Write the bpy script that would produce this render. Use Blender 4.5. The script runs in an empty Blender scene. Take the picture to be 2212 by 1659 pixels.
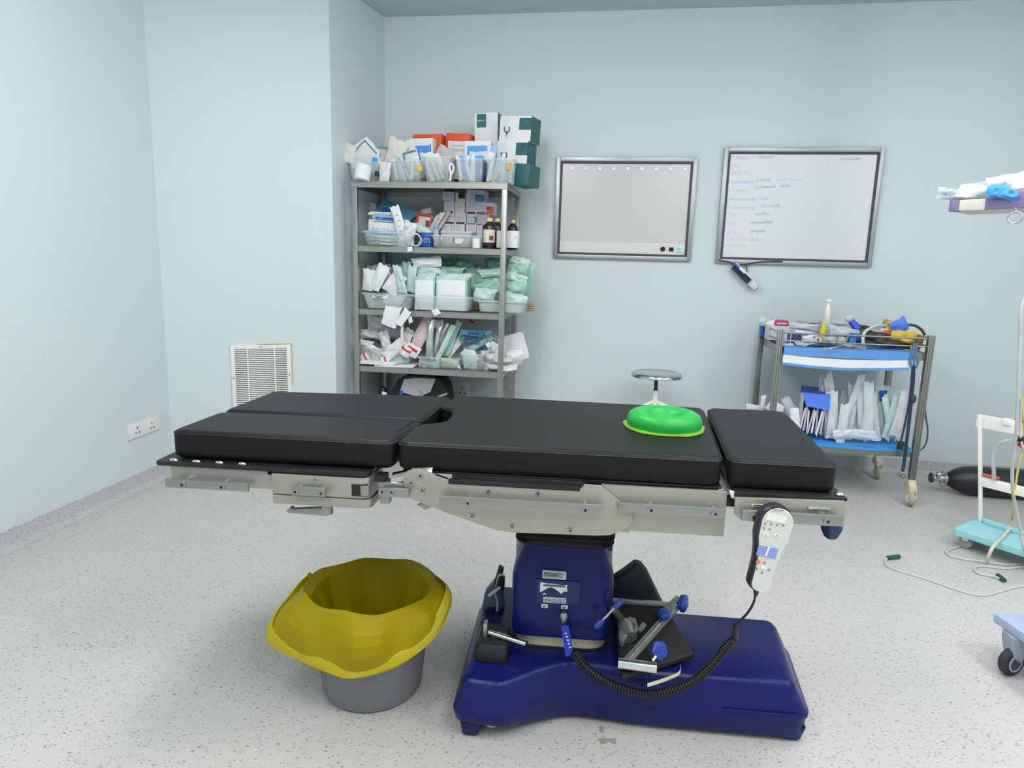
import bpy, bmesh, math, random
from mathutils import Vector, Matrix, noise
RD = math.radians
rnd = random.Random(7)
SC = bpy.context.scene
COL = SC.collection
V3 = Vector

# ------------------------------------------------------------------ camera
FPX, PITCH, YAW, ROLL, EYE = 1441.6, 0.17972, 0.15276, 0.02761, 1.45
_f = V3((-math.sin(YAW)*math.cos(PITCH), math.cos(YAW)*math.cos(PITCH), -math.sin(PITCH)))
_r = V3((math.cos(YAW), math.sin(YAW), 0)); _u = _r.cross(_f)
C_R = _r*math.cos(ROLL) + _u*math.sin(ROLL)
C_U = _u*math.cos(ROLL) - _r*math.sin(ROLL)
C_F = _f
CAM = V3((0, 0, EYE))
cd = bpy.data.cameras.new('camera'); cam = bpy.data.objects.new('camera', cd); COL.objects.link(cam)
cd.sensor_fit = 'HORIZONTAL'; cd.sensor_width = 36; cd.lens = FPX/2212*36; cd.clip_start = .02
cam.matrix_world = Matrix(((C_R.x, C_U.x, -C_F.x, 0), (C_R.y, C_U.y, -C_F.y, 0), (C_R.z, C_U.z, -C_F.z, EYE), (0, 0, 0, 1)))
SC.camera = cam

# ------------------------------------------------------------------ light
CEIL = 3.22
w = bpy.data.worlds.new('world'); SC.world = w; w.use_nodes = True
w.node_tree.nodes['Background'].inputs[0].default_value = (.9, .95, 1, 1)
w.node_tree.nodes['Background'].inputs[1].default_value = .25
def area(x, y, sx, sy, power, col=(1, .985, .965)):
    l = bpy.data.lights.new('ceiling_panel', 'AREA'); l.shape = 'RECTANGLE'; l.size = sx; l.size_y = sy
    l.energy = power; l.color = col
    o = bpy.data.objects.new('ceiling_panel', l); COL.objects.link(o); o.location = (x, y, CEIL-.03)
    return o
LIGHTS = [(-1.2, .6, .6, 1.2, 22, (1, .95, .88)), (-1.0, 2.3, .6, 1.2, 26), (.9, .6, .6, 1.2, 20), (.9, 2.3, .6, 1.2, 26), (2.6, .9, .6, 1.2, 24), (2.6, 3.0, .6, 1.2, 16)]
for a in LIGHTS: area(*a)
def soft_fill(x, y, z, r, power, col=(1, .985, .965)):  # added soft point lamps that even out the wall light; no fixtures
    l = bpy.data.lights.new('wall_fill_light', 'POINT'); l.energy = power; l.shadow_soft_size = r; l.color = col
    o = bpy.data.objects.new('wall_fill_light', l); COL.objects.link(o); o.location = (x, y, z)
SOFT_FILLS = [(-1.0, -.3, 2.75, .3, 40, (1, .95, .88)), (.9, -.2, 2.75, .3, 46, (1, .97, .93)), (2.5, 1.2, 2.75, .3, 46), (-.9, 2.7, 2.75, .3, 24)]
for a in SOFT_FILLS: soft_fill(*a)
SC.view_settings.view_transform = 'Standard'; SC.view_settings.look = 'None'
SC.view_settings.gamma = 1; SC.view_settings.use_curve_mapping = False
SC.view_settings.exposure = 0.10
SC.cycles.max_bounces = 8; SC.cycles.diffuse_bounces = 5; SC.cycles.transparent_max_bounces = 16
SC.cycles.caustics_reflective = False; SC.cycles.caustics_refractive = False
SC.cycles.use_denoising = True

# ------------------------------------------------------------------ measuring: a sight line met with a real plane of the room
def _ray(px, py):
    return C_R*((px-1106)/FPX) - C_U*((py-829.5)/FPX) + C_F
def PL(px, py, n, q):
    d = _ray(px, py); n = V3(n); return CAM + d*((q-n.dot(CAM))/n.dot(d))
def WY(px, py, Y): return PL(px, py, (0, 1, 0), Y)
def WZ(px, py, z): return PL(px, py, (0, 0, 1), z)
def WX(px, py, x): return PL(px, py, (1, 0, 0), x)

# ------------------------------------------------------------------ materials
def lin(c):
    f = lambda v: (v/12.92 if v <= .04045 else ((v+.055)/1.055)**2.4)
    return (f(c[0]/255), f(c[1]/255), f(c[2]/255), 1)
def nd(nt, kind, **kw):
    n = nt.nodes.new(kind)
    for k, v in kw.items(): setattr(n, k, v)
    return n
MATS = {}
def mat(name, c, rough=.5, metal=0, var=.06, vs=30, bump=0, bs=200, coat=0, spec=.5, trans=0, see=0, sub=0, aniso=0, film=0):
    if name in MATS: return MATS[name]
    m = bpy.data.materials.new(name); m.use_nodes = True; nt = m.node_tree
    p = nt.nodes['Principled BSDF']; out = nt.nodes['Material Output']
    p.inputs['Roughness'].default_value = rough; p.inputs['Metallic'].default_value = metal
    p.inputs['Specular IOR Level'].default_value = spec; p.inputs['Coat Weight'].default_value = coat
    base = lin(c)
    tc = nd(nt, 'ShaderNodeTexCoord')
    if var:
        nz = nd(nt, 'ShaderNodeTexNoise'); nz.inputs['Scale'].default_value = vs; nz.inputs['Detail'].default_value = 3
        mx = nd(nt, 'ShaderNodeMix', data_type='RGBA')
        mx.inputs[6].default_value = tuple(v*(1-var) for v in base[:3])+(1,)
        mx.inputs[7].default_value = tuple(min(1, v*(1+var)) for v in base[:3])+(1,)
        nt.links.new(tc.outputs['Object'], nz.inputs['Vector']); nt.links.new(nz.outputs['Fac'], mx.inputs[0])
        nt.links.new(mx.outputs[2], p.inputs['Base Color'])
    else:
        p.inputs['Base Color'].default_value = base
    if bump:
        nb = nd(nt, 'ShaderNodeTexNoise'); nb.inputs['Scale'].default_value = bs; nb.inputs['Detail'].default_value = 2
        b = nd(nt, 'ShaderNodeBump'); b.inputs['Strength'].default_value = bump; b.inputs['Distance'].default_value = .002
        nt.links.new(tc.outputs['Object'], nb.inputs['Vector']); nt.links.new(nb.outputs['Fac'], b.inputs['Height'])
        nt.links.new(b.outputs['Normal'], p.inputs['Normal'])
    if sub:
        p.inputs['Subsurface Weight'].default_value = sub; p.inputs['Subsurface Radius'].default_value = (.02, .02, .02)
    if trans: p.inputs['Transmission Weight'].default_value = trans
    sh = p.outputs[0]
    if film:
        tl = nd(nt, 'ShaderNodeBsdfTranslucent'); tl.inputs[0].default_value = base
        ms = nd(nt, 'ShaderNodeMixShader'); ms.inputs[0].default_value = film
        nt.links.new(sh, ms.inputs[1]); nt.links.new(tl.outputs[0], ms.inputs[2]); sh = ms.outputs[0]
    if see:
        tr = nd(nt, 'ShaderNodeBsdfTransparent'); tr.inputs[0].default_value = (.96, .98, .98, 1)
        ms = nd(nt, 'ShaderNodeMixShader'); ms.inputs[0].default_value = see
        nt.links.new(sh, ms.inputs[1]); nt.links.new(tr.outputs[0], ms.inputs[2]); sh = ms.outputs[0]
    nt.links.new(sh, out.inputs[0])
    MATS[name] = m
    return m
def fleck_mat(name, c, dark, dens=1.0):
    m = bpy.data.materials.new(name); m.use_nodes = True; nt = m.node_tree; p = nt.nodes['Principled BSDF']
    p.inputs['Roughness'].default_value = .42; p.inputs['Specular IOR Level'].default_value = .35
    tc = nd(nt, 'ShaderNodeTexCoord'); L = nt.links.new
    nz = nd(nt, 'ShaderNodeTexNoise'); nz.inputs['Scale'].default_value = 1.3; nz.inputs['Detail'].default_value = 4
    L(tc.outputs['Object'], nz.inputs['Vector'])
    mx = nd(nt, 'ShaderNodeMix', data_type='RGBA'); b = lin(c)
    mx.inputs[6].default_value = (b[0]*.965, b[1]*.97, b[2]*.98, 1); mx.inputs[7].default_value = (b[0]*1.03, b[1]*1.02, b[2]*1.0, 1)
    L(nz.outputs['Fac'], mx.inputs[0]); cur = mx.outputs[2]
    for i, (rot, sx, sy, thr, keep, k) in enumerate([(.3, 50, 105, .24, .76, .60), (1.5, 52, 110, .24, .78, .64), (2.3, 60, 115, .24, .78, .58), (.9, 30, 66, .17, .80, .42), (2.7, 110, 170, .3, .62, .80)]):
        mp = nd(nt, 'ShaderNodeMapping'); mp.inputs['Rotation'].default_value = (0, 0, rot); mp.inputs['Scale'].default_value = (sx, sy, 60)
        mp.inputs['Location'].default_value = (i*3.7, i*1.3, 0)
        vo = nd(nt, 'ShaderNodeTexVoronoi'); vo.inputs['Scale'].default_value = 1; vo.inputs['Randomness'].default_value = 1
        L(tc.outputs['Object'], mp.inputs[0]); L(mp.outputs[0], vo.inputs['Vector'])
        lt = nd(nt, 'ShaderNodeMath', operation='LESS_THAN'); lt.inputs[1].default_value = thr; L(vo.outputs['Distance'], lt.inputs[0])
        sp = nd(nt, 'ShaderNodeSeparateColor'); L(vo.outputs['Color'], sp.inputs[0])
        gt = nd(nt, 'ShaderNodeMath', operation='GREATER_THAN'); gt.inputs[1].default_value = 1-(1-keep)*dens; L(sp.outputs[0], gt.inputs[0])
        mu = nd(nt, 'ShaderNodeMath', operation='MULTIPLY'); L(lt.outputs[0], mu.inputs[0]); L(gt.outputs[0], mu.inputs[1])
        m2 = nd(nt, 'ShaderNodeMix', data_type='RGBA'); d = lin(dark)
        m2.inputs[7].default_value = tuple(b[j]*k*(.3+.7*d[j]/max(d[:3])) for j in range(3))+(1,)
        L(mu.outputs[0], m2.inputs[0]); L(cur, m2.inputs[6]); cur = m2.outputs[2]
    L(cur, p.inputs['Base Color'])
    MATS[name] = m
    return m

# ------------------------------------------------------------------ mesh builder (everything is collected in world metres)
class MB:
    def __init__(s): s.v = []; s.f = []
    def add(s, vs, fs):
        k = len(s.v); s.v += [V3(p) for p in vs]; s.f += [tuple(i+k for i in f) for f in fs]; return s
    def box(s, x0, x1, y0, y1, z0, z1):
        return s.hexa([(x0, y0, z0), (x1, y0, z0), (x1, y1, z0), (x0, y1, z0), (x0, y0, z1), (x1, y0, z1), (x1, y1, z1), (x0, y1, z1)])
    def hexa(s, p):
        return s.add(p, [(3, 2, 1, 0), (4, 5, 6, 7), (0, 1, 5, 4), (1, 2, 6, 5), (2, 3, 7, 6), (3, 0, 4, 7)])
    def obox(s, c, ax, ay, az):
        c, ax, ay, az = V3(c), V3(ax), V3(ay), V3(az)
        return s.hexa([c-ax-ay-az, c+ax-ay-az, c+ax+ay-az, c-ax+ay-az, c-ax-ay+az, c+ax-ay+az, c+ax+ay+az, c-ax+ay+az])
    def bar(s, a, b, w, h, up=(0, 0, 1)):
        a, b = V3(a), V3(b); d = b-a; dl = d.normalized(); sx = dl.cross(V3(up)).normalized(); sz = sx.cross(dl)
        return s.obox((a+b)/2, d/2, sx*(w/2), sz*(h/2))
    def prism(s, pts, vec):
        n = len(pts); vec = V3(vec); pts = [V3(p) for p in pts]
        return s.add(pts+[p+vec for p in pts], [tuple(range(n))[::-1], tuple(range(n, 2*n))]+[(i, (i+1) % n, n+(i+1) % n, n+i) for i in range(n)])
    def loft(s, rings, cap0=True, cap1=True, closed=True):
        n = len(rings[0]); vs = [p for r in rings for p in r]; fs = []
        for k in range(len(rings)-1):
            for i in range(n if closed else n-1):
                j = (i+1) % n; fs.append((k*n+i, k*n+j, (k+1)*n+j, (k+1)*n+i))
        if cap0: fs.append(tuple(range(n))[::-1])
        if cap1: fs.append(tuple(range((len(rings)-1)*n, len(rings)*n)))
        return s.add(vs, fs)
    def lathe(s, prof, n=24, M=None, cap0=True, cap1=True):
        M = M or Matrix()
        rings = [[M @ V3((r*math.cos(2*math.pi*i/n), r*math.sin(2*math.pi*i/n), z)) for i in range(n)] for r, z in prof]
        return s.loft(rings, cap0, cap1)
    def cyl(s, a, b, r, n=16, r2=None):
        a, b = V3(a), V3(b); d = b-a
        M = Matrix.Translation(a) @ d.to_track_quat('Z', 'Y').to_matrix().to_4x4()
        return s.lathe([(r, 0), (r if r2 is None else r2, d.length)], n, M)
    def tube(s, path, r, n=8, cap=True):
        path = [V3(p) for p in path]; rings = []; up = None
        for i, p in enumerate(path):
            t = (path[min(i+1, len(path)-1)]-path[max(i-1, 0)])
            if t.length < 1e-9: t = V3((0, 0, 1))
            t.normalize()
            if up is None: up = V3((0, 0, 1)) if abs(t.z) < .9 else V3((1, 0, 0))
            up = (up-t*up.dot(t)).normalized(); sd = t.cross(up); rr = r[i] if isinstance(r, (list, tuple)) else r
            rings.append([p+(sd*math.cos(2*math.pi*k/n)+up*math.sin(2*math.pi*k/n))*rr for k in range(n)])
        return s.loft(rings, cap, cap)
    def ball(s, c, r, n=12, m=8):
        c = V3(c); r = V3((r, r, r)) if not hasattr(r, '__len__') else V3(r); rings = []
        for j in range(1, m):
            a = math.pi*j/m
            rings.append([c+V3((r.x*math.sin(a)*math.cos(2*math.pi*i/n), r.y*math.sin(a)*math.sin(2*math.pi*i/n), -r.z*math.cos(a))) for i in range(n)])
        return s.loft(rings)
    def grid(s, fn, nu, nv):
        return s.add([fn(i/nu, j/nv) for j in range(nv+1) for i in range(nu+1)], [(j*(nu+1)+i, j*(nu+1)+i+1, (j+1)*(nu+1)+i+1, (j+1)*(nu+1)+i) for j in range(nv) for i in range(nu)])
    def join(s, o): return s.add(o.v, o.f)
    def X(s, M):
        s.v = [M @ p for p in s.v]; return s
def crv(pts, n=8):
    """Catmull-Rom through points"""
    pts = [V3(p) for p in pts]; out = []
    for i in range(len(pts)-1):
        p0, p1, p2, p3 = pts[max(i-1, 0)], pts[i], pts[i+1], pts[min(i+2, len(pts)-1)]
        for k in range(n):
            t = k/n; out.append(.5*((2*p1)+(p2-p0)*t+(2*p0-5*p1+4*p2-p3)*t*t+(3*p1-p0-3*p2+p3)*t**3))
    out.append(pts[-1]); return out
def fillet(poly, rad, n=5):
    out = []; N = len(poly)
    for i, p in enumerate(poly):
        p = V3((p[0], p[1], 0)); a = V3((*poly[i-1][:2], 0)); b = V3((*poly[(i+1) % N][:2], 0))
        r = rad[i] if isinstance(rad, (list, tuple)) else rad
        if r <= 0: out.append((p.x, p.y)); continue
        da, db = a-p, b-p; r1 = min(r, da.length*.48); r2 = min(r, db.length*.48)
        A = p+da.normalized()*r1; B = p+db.normalized()*r2
        for k in range(n+1):
            t = k/n; q = A*(1-t)**2+p*2*t*(1-t)+B*t*t; out.append((q.x, q.y))
    return out
def offs(poly, d):
    """offset of a counter-clockwise outline, outward positive"""
    out = []; N = len(poly)
    for i in range(N):
        a, b, c = V3((*poly[i-1], 0)), V3((*poly[i], 0)), V3((*poly[(i+1) % N], 0))
        e1 = (b-a); e2 = (c-b)
        e1 = e1.normalized() if e1.length > 1e-9 else e2.normalized(); e2 = e2.normalized() if e2.length > 1e-9 else e1
        n = V3((e1.y+e2.y, -e1.x-e2.x, 0)).normalized(); out.append((b.x+n.x*d, b.y+n.y*d))
    return out
def rrect(x0, x1, y0, y1, r, n=4): return fillet([(x0, y0), (x1, y0), (x1, y1), (x0, y1)], r, n)
WO = {}
def tag(o, label=None, cat=None, group=None, kind=None):
    if label: o['label'] = label
    if cat: o['category'] = cat
    if group: o['group'] = group
    if kind: o['kind'] = kind
    return o
def thing(name, loc, label, cat, group=None):
    o = bpy.data.objects.new(name, None); COL.objects.link(o); o.location = loc; o.empty_display_size = .05; WO[o.name] = V3(loc)
    return tag(o, label, cat, group)
def mesh_of(name, mb, m, bevel=0, seg=2, ang=35, sm=True):
    bm = bmesh.new()
    vs = [bm.verts.new(p) for p in mb.v]
    for f in mb.f:
        try: bm.faces.new([vs[i] for i in f])
        except ValueError: pass
    bmesh.ops.recalc_face_normals(bm, faces=bm.faces)
    if bevel:
        es = [e for e in bm.edges if len(e.link_faces) == 2 and e.calc_face_angle(0) > RD(30)]
        bmesh.ops.bevel(bm, geom=es, offset=bevel, segments=seg, profile=.6, affect='EDGES', clamp_overlap=True)
    me = bpy.data.meshes.new(name); bm.to_mesh(me); bm.free()
    if m: me.materials.append(m)
    if sm:
        me.shade_smooth(); me.set_sharp_from_angle(angle=RD(ang))
    return me
def add(name, mb, m, parent=None, bevel=0, seg=2, ang=35, sm=True, label=None, cat=None, group=None, kind=None, org=None):
    if parent is not None: off = WO[parent.name].copy()
    elif org is not None: off = V3(org)
    else:
        lo = [min(p[i] for p in mb.v) for i in range(3)]; hi = [max(p[i] for p in mb.v) for i in range(3)]
        off = V3(((lo[0]+hi[0])/2, (lo[1]+hi[1])/2, lo[2]))
    mb.v = [p-off for p in mb.v]
    o = bpy.data.objects.new(name, mesh_of(name, mb, m, bevel, seg, ang, sm)); COL.objects.link(o)
    if parent is not None: o.parent = parent; WO[o.name] = off
    else: o.location = off; WO[o.name] = off
    return tag(o, label, cat, group, kind)
def text_mesh(body, size, depth=.0004, shear=0, spacing=1.0):
    c = bpy.data.curves.new('t', 'FONT'); c.body = body; c.size = size; c.extrude = depth; c.shear = shear; c.space_character = spacing; c.resolution_u = 2
    o = bpy.data.objects.new('t', c); COL.objects.link(o); bpy.context.view_layer.update()
    me = bpy.data.meshes.new_from_object(o.evaluated_get(bpy.context.evaluated_depsgraph_get()))
    mb = MB(); mb.add([v.co.copy() for v in me.vertices], [tuple(p.vertices) for p in me.polygons])
    bpy.data.objects.remove(o); bpy.data.curves.remove(c); bpy.data.meshes.remove(me)
    return mb
def frame_m(o, x, y):
    """matrix whose x axis runs along x, y along y"""
    x = V3(x).normalized(); z = x.cross(V3(y)).normalized(); y = z.cross(x)
    return Matrix(((x.x, y.x, z.x, o[0]), (x.y, y.y, z.y, o[1]), (x.z, y.z, z.z, o[2]), (0, 0, 0, 1)))
# ================================================================== the room
M_WALL = mat('wall_paint_aqua', (202, 213, 216), .55, var=.025, vs=1.5, spec=.3)
M_CEIL = mat('ceiling_paint_aqua', (184, 202, 206), .7, var=.02, vs=1)
M_FLOOR = fleck_mat('flecked_vinyl_floor', (192, 189, 187), (70, 70, 72))
M_COVE = fleck_mat('flecked_vinyl_cove', (184, 184, 186), (70, 70, 74), 1.2)
YB, XL = 5.15, -2.88
PA, PB, PC = V3((XL, 3.9, 0)), V3((-1.951, 4.436, 0)), V3((-1.83, YB, 0))
XR, YF = 3.7, -2.4
def st(name, mb, m): return add(name, mb, m, kind='structure', sm=False)
st('floor', MB().box(XL-.2, XR+.2, YF-.2, YB+.2, -.08, 0), M_FLOOR)
st('ceiling', MB().box(XL-.2, XR+.2, YF-.2, YB+.2, CEIL, CEIL+.08), M_CEIL)
st('wall_left', MB().prism([(XL, YF, 0), (XL, 3.9, 0), (XL-.12, 3.95, 0), (XL-.12, YF, 0)], (0, 0, CEIL)), M_WALL)
st('wall_corner', MB().prism([PA, PB, (PB.x-.12, PB.y+.02, 0), (XL-.12, 3.95, 0)], (0, 0, CEIL)), M_WALL)
st('wall_return', MB().prism([PB, PC, (PC.x-.12, YB+.02, 0), (PB.x-.12, PB.y+.02, 0)], (0, 0, CEIL)), M_WALL)
st('wall_back', MB().box(PC.x-.12, XR, YB, YB+.12, 0, CEIL), M_WALL)
st('wall_right', MB().box(XR, XR+.12, YF, YB, 0, CEIL), M_WALL)
st('wall_front', MB().box(XL, XR, YF-.12, YF, 0, CEIL), M_WALL)
def cove(name, a, b, nrm):
    a, b, n = V3(a), V3(b), V3(nrm)
    prof = [(0, .0), (.045, .0), (.045, .002), (.026, .006), (.014, .016), (.008, .032), (.006, .1), (0, .102)]
    r0 = [a+n*d+V3((0, 0, z)) for d, z in prof]; r1 = [b+n*d+V3((0, 0, z)) for d, z in prof]
    add(name, MB().loft([r0, r1]), M_COVE, kind='structure', ang=60)
cove('baseboard_left', (XL, YF, 0), (XL, 3.9, 0), (1, 0, 0))
dC = (PB-PA).normalized(); nC = V3((dC.y, -dC.x, 0))
cove('baseboard_corner', PA, PB, nC)
dR = (PC-PB).normalized(); cove('baseboard_return', PB, PC, V3((dR.y, -dR.x, 0)))
cove('baseboard_back', PC, (XR, YB, 0), (0, -1, 0))
# ---------------------------------------------------------------- air vent in the corner wall
M_WHITE = mat('white_enamel', (226, 226, 222), .35)
M_OFFW = mat('off_white_plastic', (222, 222, 220), .4)
M_DARK = mat('dark_void', (28, 28, 30), .8)
M_CAULK = mat('yellowed_sealant', (196, 200, 150), .7)
def CW(px, py): return PL(px, py, nC, nC.dot(PA))
tl, tr = CW(497, 748), CW(627, 742)
vw = (tr-tl).length; vx = dC; top = (tl.z+tr.z)/2; vh = vw*1.22; vo = V3((tl.x, tl.y, 0))
def vp(a, z, d=0): return vo+vx*a+nC*d+V3((0, 0, z))
vent = thing('air_vent', vp(vw/2, top-vh), 'white louvred air vent grille low on the corner wall', 'vent')
fr = MB(); b = .026; t_ = .014
for a0, a1, z0, z1 in ((0, b, top-vh, top), (vw-b, vw, top-vh, top), (b, vw-b, top-b, top), (b, vw-b, top-vh, top-vh+b)):
    fr.obox(vp((a0+a1)/2, (z0+z1)/2, t_/2), vx*(a1-a0)/2, nC*t_/2, V3((0, 0, (z1-z0)/2)))
add('frame', fr, M_WHITE, vent, bevel=.002)
add('backing', MB().obox(vp(vw/2, top-vh/2, .001), vx*(vw/2-.01), nC*.001, V3((0, 0, vh/2-.01))), M_DARK, vent)
ns = 32; pitch = (vh-2*b)/ns
slat_me = None
for i in range(ns):
    z = top-b-(i+.62)*pitch
    mb = MB().obox(vp(vw/2, z, .006), vx*(vw/2-b), nC*.0035, V3((0, 0, pitch*.29)))
    if slat_me is None:
        s0 = add('slat', mb, M_WHITE, vent, sm=False); slat_me = s0.data; z_first = z
    else:
        o = bpy.data.objects.new('slat', slat_me); COL.objects.link(o); o.parent = vent; o.location = (0, 0, z-z_first)
for a in (.24, .76):
    add('mullion', MB().obox(vp(b+(vw-2*b)*a, top-vh/2, .011), vx*.004, nC*.0025, V3((0, 0, vh/2-b))), M_WHITE, vent)
for a, z in ((vw/2, top-b*.45), (b*.5, top-vh*.47), (vw-b*.5, top-vh*.45)):
    add('screw', MB().cyl(vp(a, z, t_), vp(a, z, t_+.002), .004, 10), M_DARK, vent)
cpts = [vp(vw*.45, top+.004, .002), vp(vw*.8, top+.007, .002), vp(vw+.008, top+.008, .002), vp(vw+.01, top-.05, .002), vp(vw+.009, top-vh*.6, .002)]
add('sealant_bead', MB().tube(cpts, .004, 6), M_CAULK, vent, label='yellowed sealant bead round the frame')
# ---------------------------------------------------------------- sockets
def socket(name, o, x, w, h, n, label, modules):
    x, n = V3(x), V3(n); z = V3((0, 0, 1))
    t = thing(name, o+x*(w/2), label, 'socket')
    add('plate', MB().obox(o+x*(w/2)+z*(h/2)+n*.006, x*(w/2), n*.006, z*(h/2)), M_OFFW, t, bevel=.003)
    for cx_ in modules:
        add('outlet', MB().obox(o+x*(w*cx_)+z*(h/2)+n*.0125, x*(h*.36), n*.001, z*(h*.40)), M_OFFW, t, bevel=.0008)
        for dx, dz, sx, sz in ((0, .16, .035, .075), (-.16, -.17, .06, .04), (.16, -.17, .06, .04)):
            add('slot', MB().obox(o+x*(w*cx_+dx*h)+z*(h*(.5+dz))+n*.0138, x*(sx*h), n*.0008, z*(sz*h)), M_DARK, t)
a_, b_ = WX(275, 951, XL), WX(342, 927, XL); hh = WX(275, 918, XL).z-a_.z
socket('wall_socket', V3((XL, a_.y, (a_.z+b_.z)/2)), (0, 1, 0), b_.y-a_.y, hh*.98, (1, 0, 0), 'white double three-pin socket on the left wall', (.27, .74))
a_, b_ = WY(960, 858, YB), WY(1013, 858, YB)
socket('wall_socket', V3((a_.x, YB, a_.z)), (1, 0, 0), b_.x-a_.x, .13, (0, -1, 0), 'white wall socket seen under the steel shelving', (.2, .74))
# ---------------------------------------------------------------- the two boards on the back wall
M_ALU = mat('brushed_aluminium', (156, 160, 162), .38, .7, bump=.05, bs=300)
M_GASK = mat('dark_rubber', (70, 70, 78), .7)
M_BOARD = mat('board_white', (218, 217, 219), .3, var=.01)
M_VIEW = mat('viewer_acrylic', (199, 197, 196), .25, var=.01)
def board(name, label, cat, tlp, brp, trp, blp, face):
    x0 = (WY(*tlp, YB).x+WY(*blp, YB).x)/2; x1 = (WY(*trp, YB).x+WY(*brp, YB).x)/2
    z1 = (WY(*tlp, YB).z+WY(*trp, YB).z)/2; z0 = (WY(*blp, YB).z+WY(*brp, YB).z)/2
    t = thing(name, ((x0+x1)/2, YB, z0), label, cat); y0 = YB-.028
    def ring(a, b, ya, yb):
        m = MB()
        for q in ((x0+a, x0+b, z0+a, z1-a), (x1-b, x1-a, z0+a, z1-a), (x0+b, x1-b, z1-b, z1-a), (x0+b, x1-b, z0+a, z0+b)): m.box(q[0], q[1], ya, yb, q[2], q[3])
        return m
    add('frame', ring(0, .03, y0, YB), M_ALU, t, bevel=.003)
    add('gasket', ring(.028, .046, y0+.002, YB), M_GASK, t, bevel=.002)
    add('panel', MB().box(x0+.045, x1-.045, y0+.010, YB, z0+.045, z1-.045), face, t)
    return t, x0, x1, z0, z1, y0+.010
vb, x0, x1, z0, z1, yf = board('film_viewer', 'x-ray film viewer with silver frame and blank grey panel', 'x-ray viewer', (1202, 340), (1492, 565), (1506, 341), (1197, 557), M_VIEW)
M_CLIP = mat('clip_white', (236, 234, 228), .3)
for i in range(9):
    cx_ = x0+.115+(x1-x0-.20)*i/8; zc = z1-.082
    add('film_clip', MB().cyl((cx_, yf-.008, zc), (cx_, yf, zc), .0125, 14), M_CLIP, vb)
add('control_strip', MB().box(x0+.046, x1-.046, yf-.003, yf+.001, z0+.046, z0+.125), mat('viewer_strip', (212, 211, 209), .3), vb)
add('dimmer_knob', MB().cyl((x1-.205, yf-.018, z0+.085), (x1-.205, yf-.002, z0+.085), .017, 18), M_DARK, vb, bevel=.002)
add('rocker_switch', MB().box(x1-.160, x1-.128, yf-.010, yf-.002, z0+.070, z0+.098), M_DARK, vb, bevel=.002)
M_TEALP = mat('logo_teal', (60, 170, 165), .4)
lg = add('logo_plate', MB().box(x1-.105, x1-.066, yf-.0045, yf-.002, z0+.062, z0+.100), mat('logo_pale', (200, 224, 224), .4), vb)
lm = MB()
for dx, h in ((0, .018), (.007, .012), (.014, .018), (.024, .014)): lm.box(x1-.102+dx, x1-.098+dx, yf-.0055, yf-.004, z0+.080, z0+.080+h)
lm.box(x1-.104, x1-.068, yf-.0055, yf-.004, z0+.062, z0+.067)
add('logo_mark', lm, M_TEALP, lg)
# whiteboard
wb, x0, x1, z0, z1, yf = board('whiteboard', 'large whiteboard with faint blue handwritten list', 'whiteboard', (1563, 318), (1880, 579), (1910, 321), (1546, 567), M_BOARD)
M_INK = mat('faded_marker_blue', (165, 190, 226), .6, var=.1)
M_INK2 = mat('faded_marker_pale', (192, 205, 232), .6, var=.1)
def write(body, px, py, hpx, m=M_INK, shear=.18, wide=1.0):
    p = WY(px, py, yf); hpx *= .95
    sc = (WY(px, py-hpx, yf).z-p.z)
    t = text_mesh(body, sc*1.35, .0002, shear, 1.05).X(Matrix.Translation((p.x, yf-.0006, p.z)) @ Matrix.Rotation(RD(90), 4, 'X') @ Matrix.Diagonal((wide, 1, 1, 1)))
    add('handwriting', t, m, wb, sm=False)
def scrib(px, py, wpx, hpx, m=M_INK, seed=1):
    r = random.Random(seed); pts = []; n = max(4, int(wpx/3.2))
    for i in range(n):
        tall = r.random() < .2
        for q in (0, 1): pts.append((px+wpx*(i+.45*q)/n, py-hpx*((.95 if tall else .5+.15*r.random()) if q else .02*r.random()+.05)-wpx*.02*i/n))
    path = crv([WY(a, b, yf-.001) for a, b in pts], 3)
    add('handwriting', MB().tube(path, .0011, 4), m, wb, sm=False)
for body, px, py, m in (('P.Name :', 1579, 344, M_INK), ('A/S', 1581, 361, M_INK2), ('UMR No', 1577, 377, M_INK2), ('Operation :', 1576, 396, M_INK), ('Surgeon :', 1575, 414, M_INK2),
                        ('Anaesthesia :', 1573, 433, M_INK), ('Anaesthetist :', 1570, 451, M_INK2), ('S/N', 1571, 468, M_INK2), ('F/N', 1571, 488, M_INK2), ('A/N', 1570, 505, M_INK2),
                        ('I/A Time', 1569, 519, M_INK2), ('Remarks', 1566, 534, M_INK2), ('Cnt', 1566, 548, M_INK2), ('GA', 1641, 432, M_INK), ('Dr', 1629, 409, M_INK), ('Dr', 1643, 448, M_INK), ('knee repair', 1677, 391, M_INK2), ('8 hrs', 1621, 521, M_INK)):
    write(body, px, py, 9, m)
for i, (px, py, wp, m) in enumerate(((1637, 343, 37, M_INK2), (1815, 347, 48, M_INK2), (1633, 393, 33, M_INK2), (1645, 407, 32, M_INK), (1685, 405, 24, M_INK2), (1660, 448, 28, M_INK2),
                                     (1631, 465, 32, M_INK2), (1623, 484, 48, M_INK), (1621, 503, 34, M_INK))):
    scrib(px, py, wp, 9, m, i+3)
sag = [WY(a, b, YB-.034) for a, b in ((1552, 562), (1570, 565), (1590, 571), (1606, 573), (1622, 569), (1650, 565), (1690, 565))]
add('loose_gasket', MB().tube(crv(sag, 5), .006, 6), M_GASK, wb, label='dark gasket strip sagging out of the bottom frame')
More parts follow.
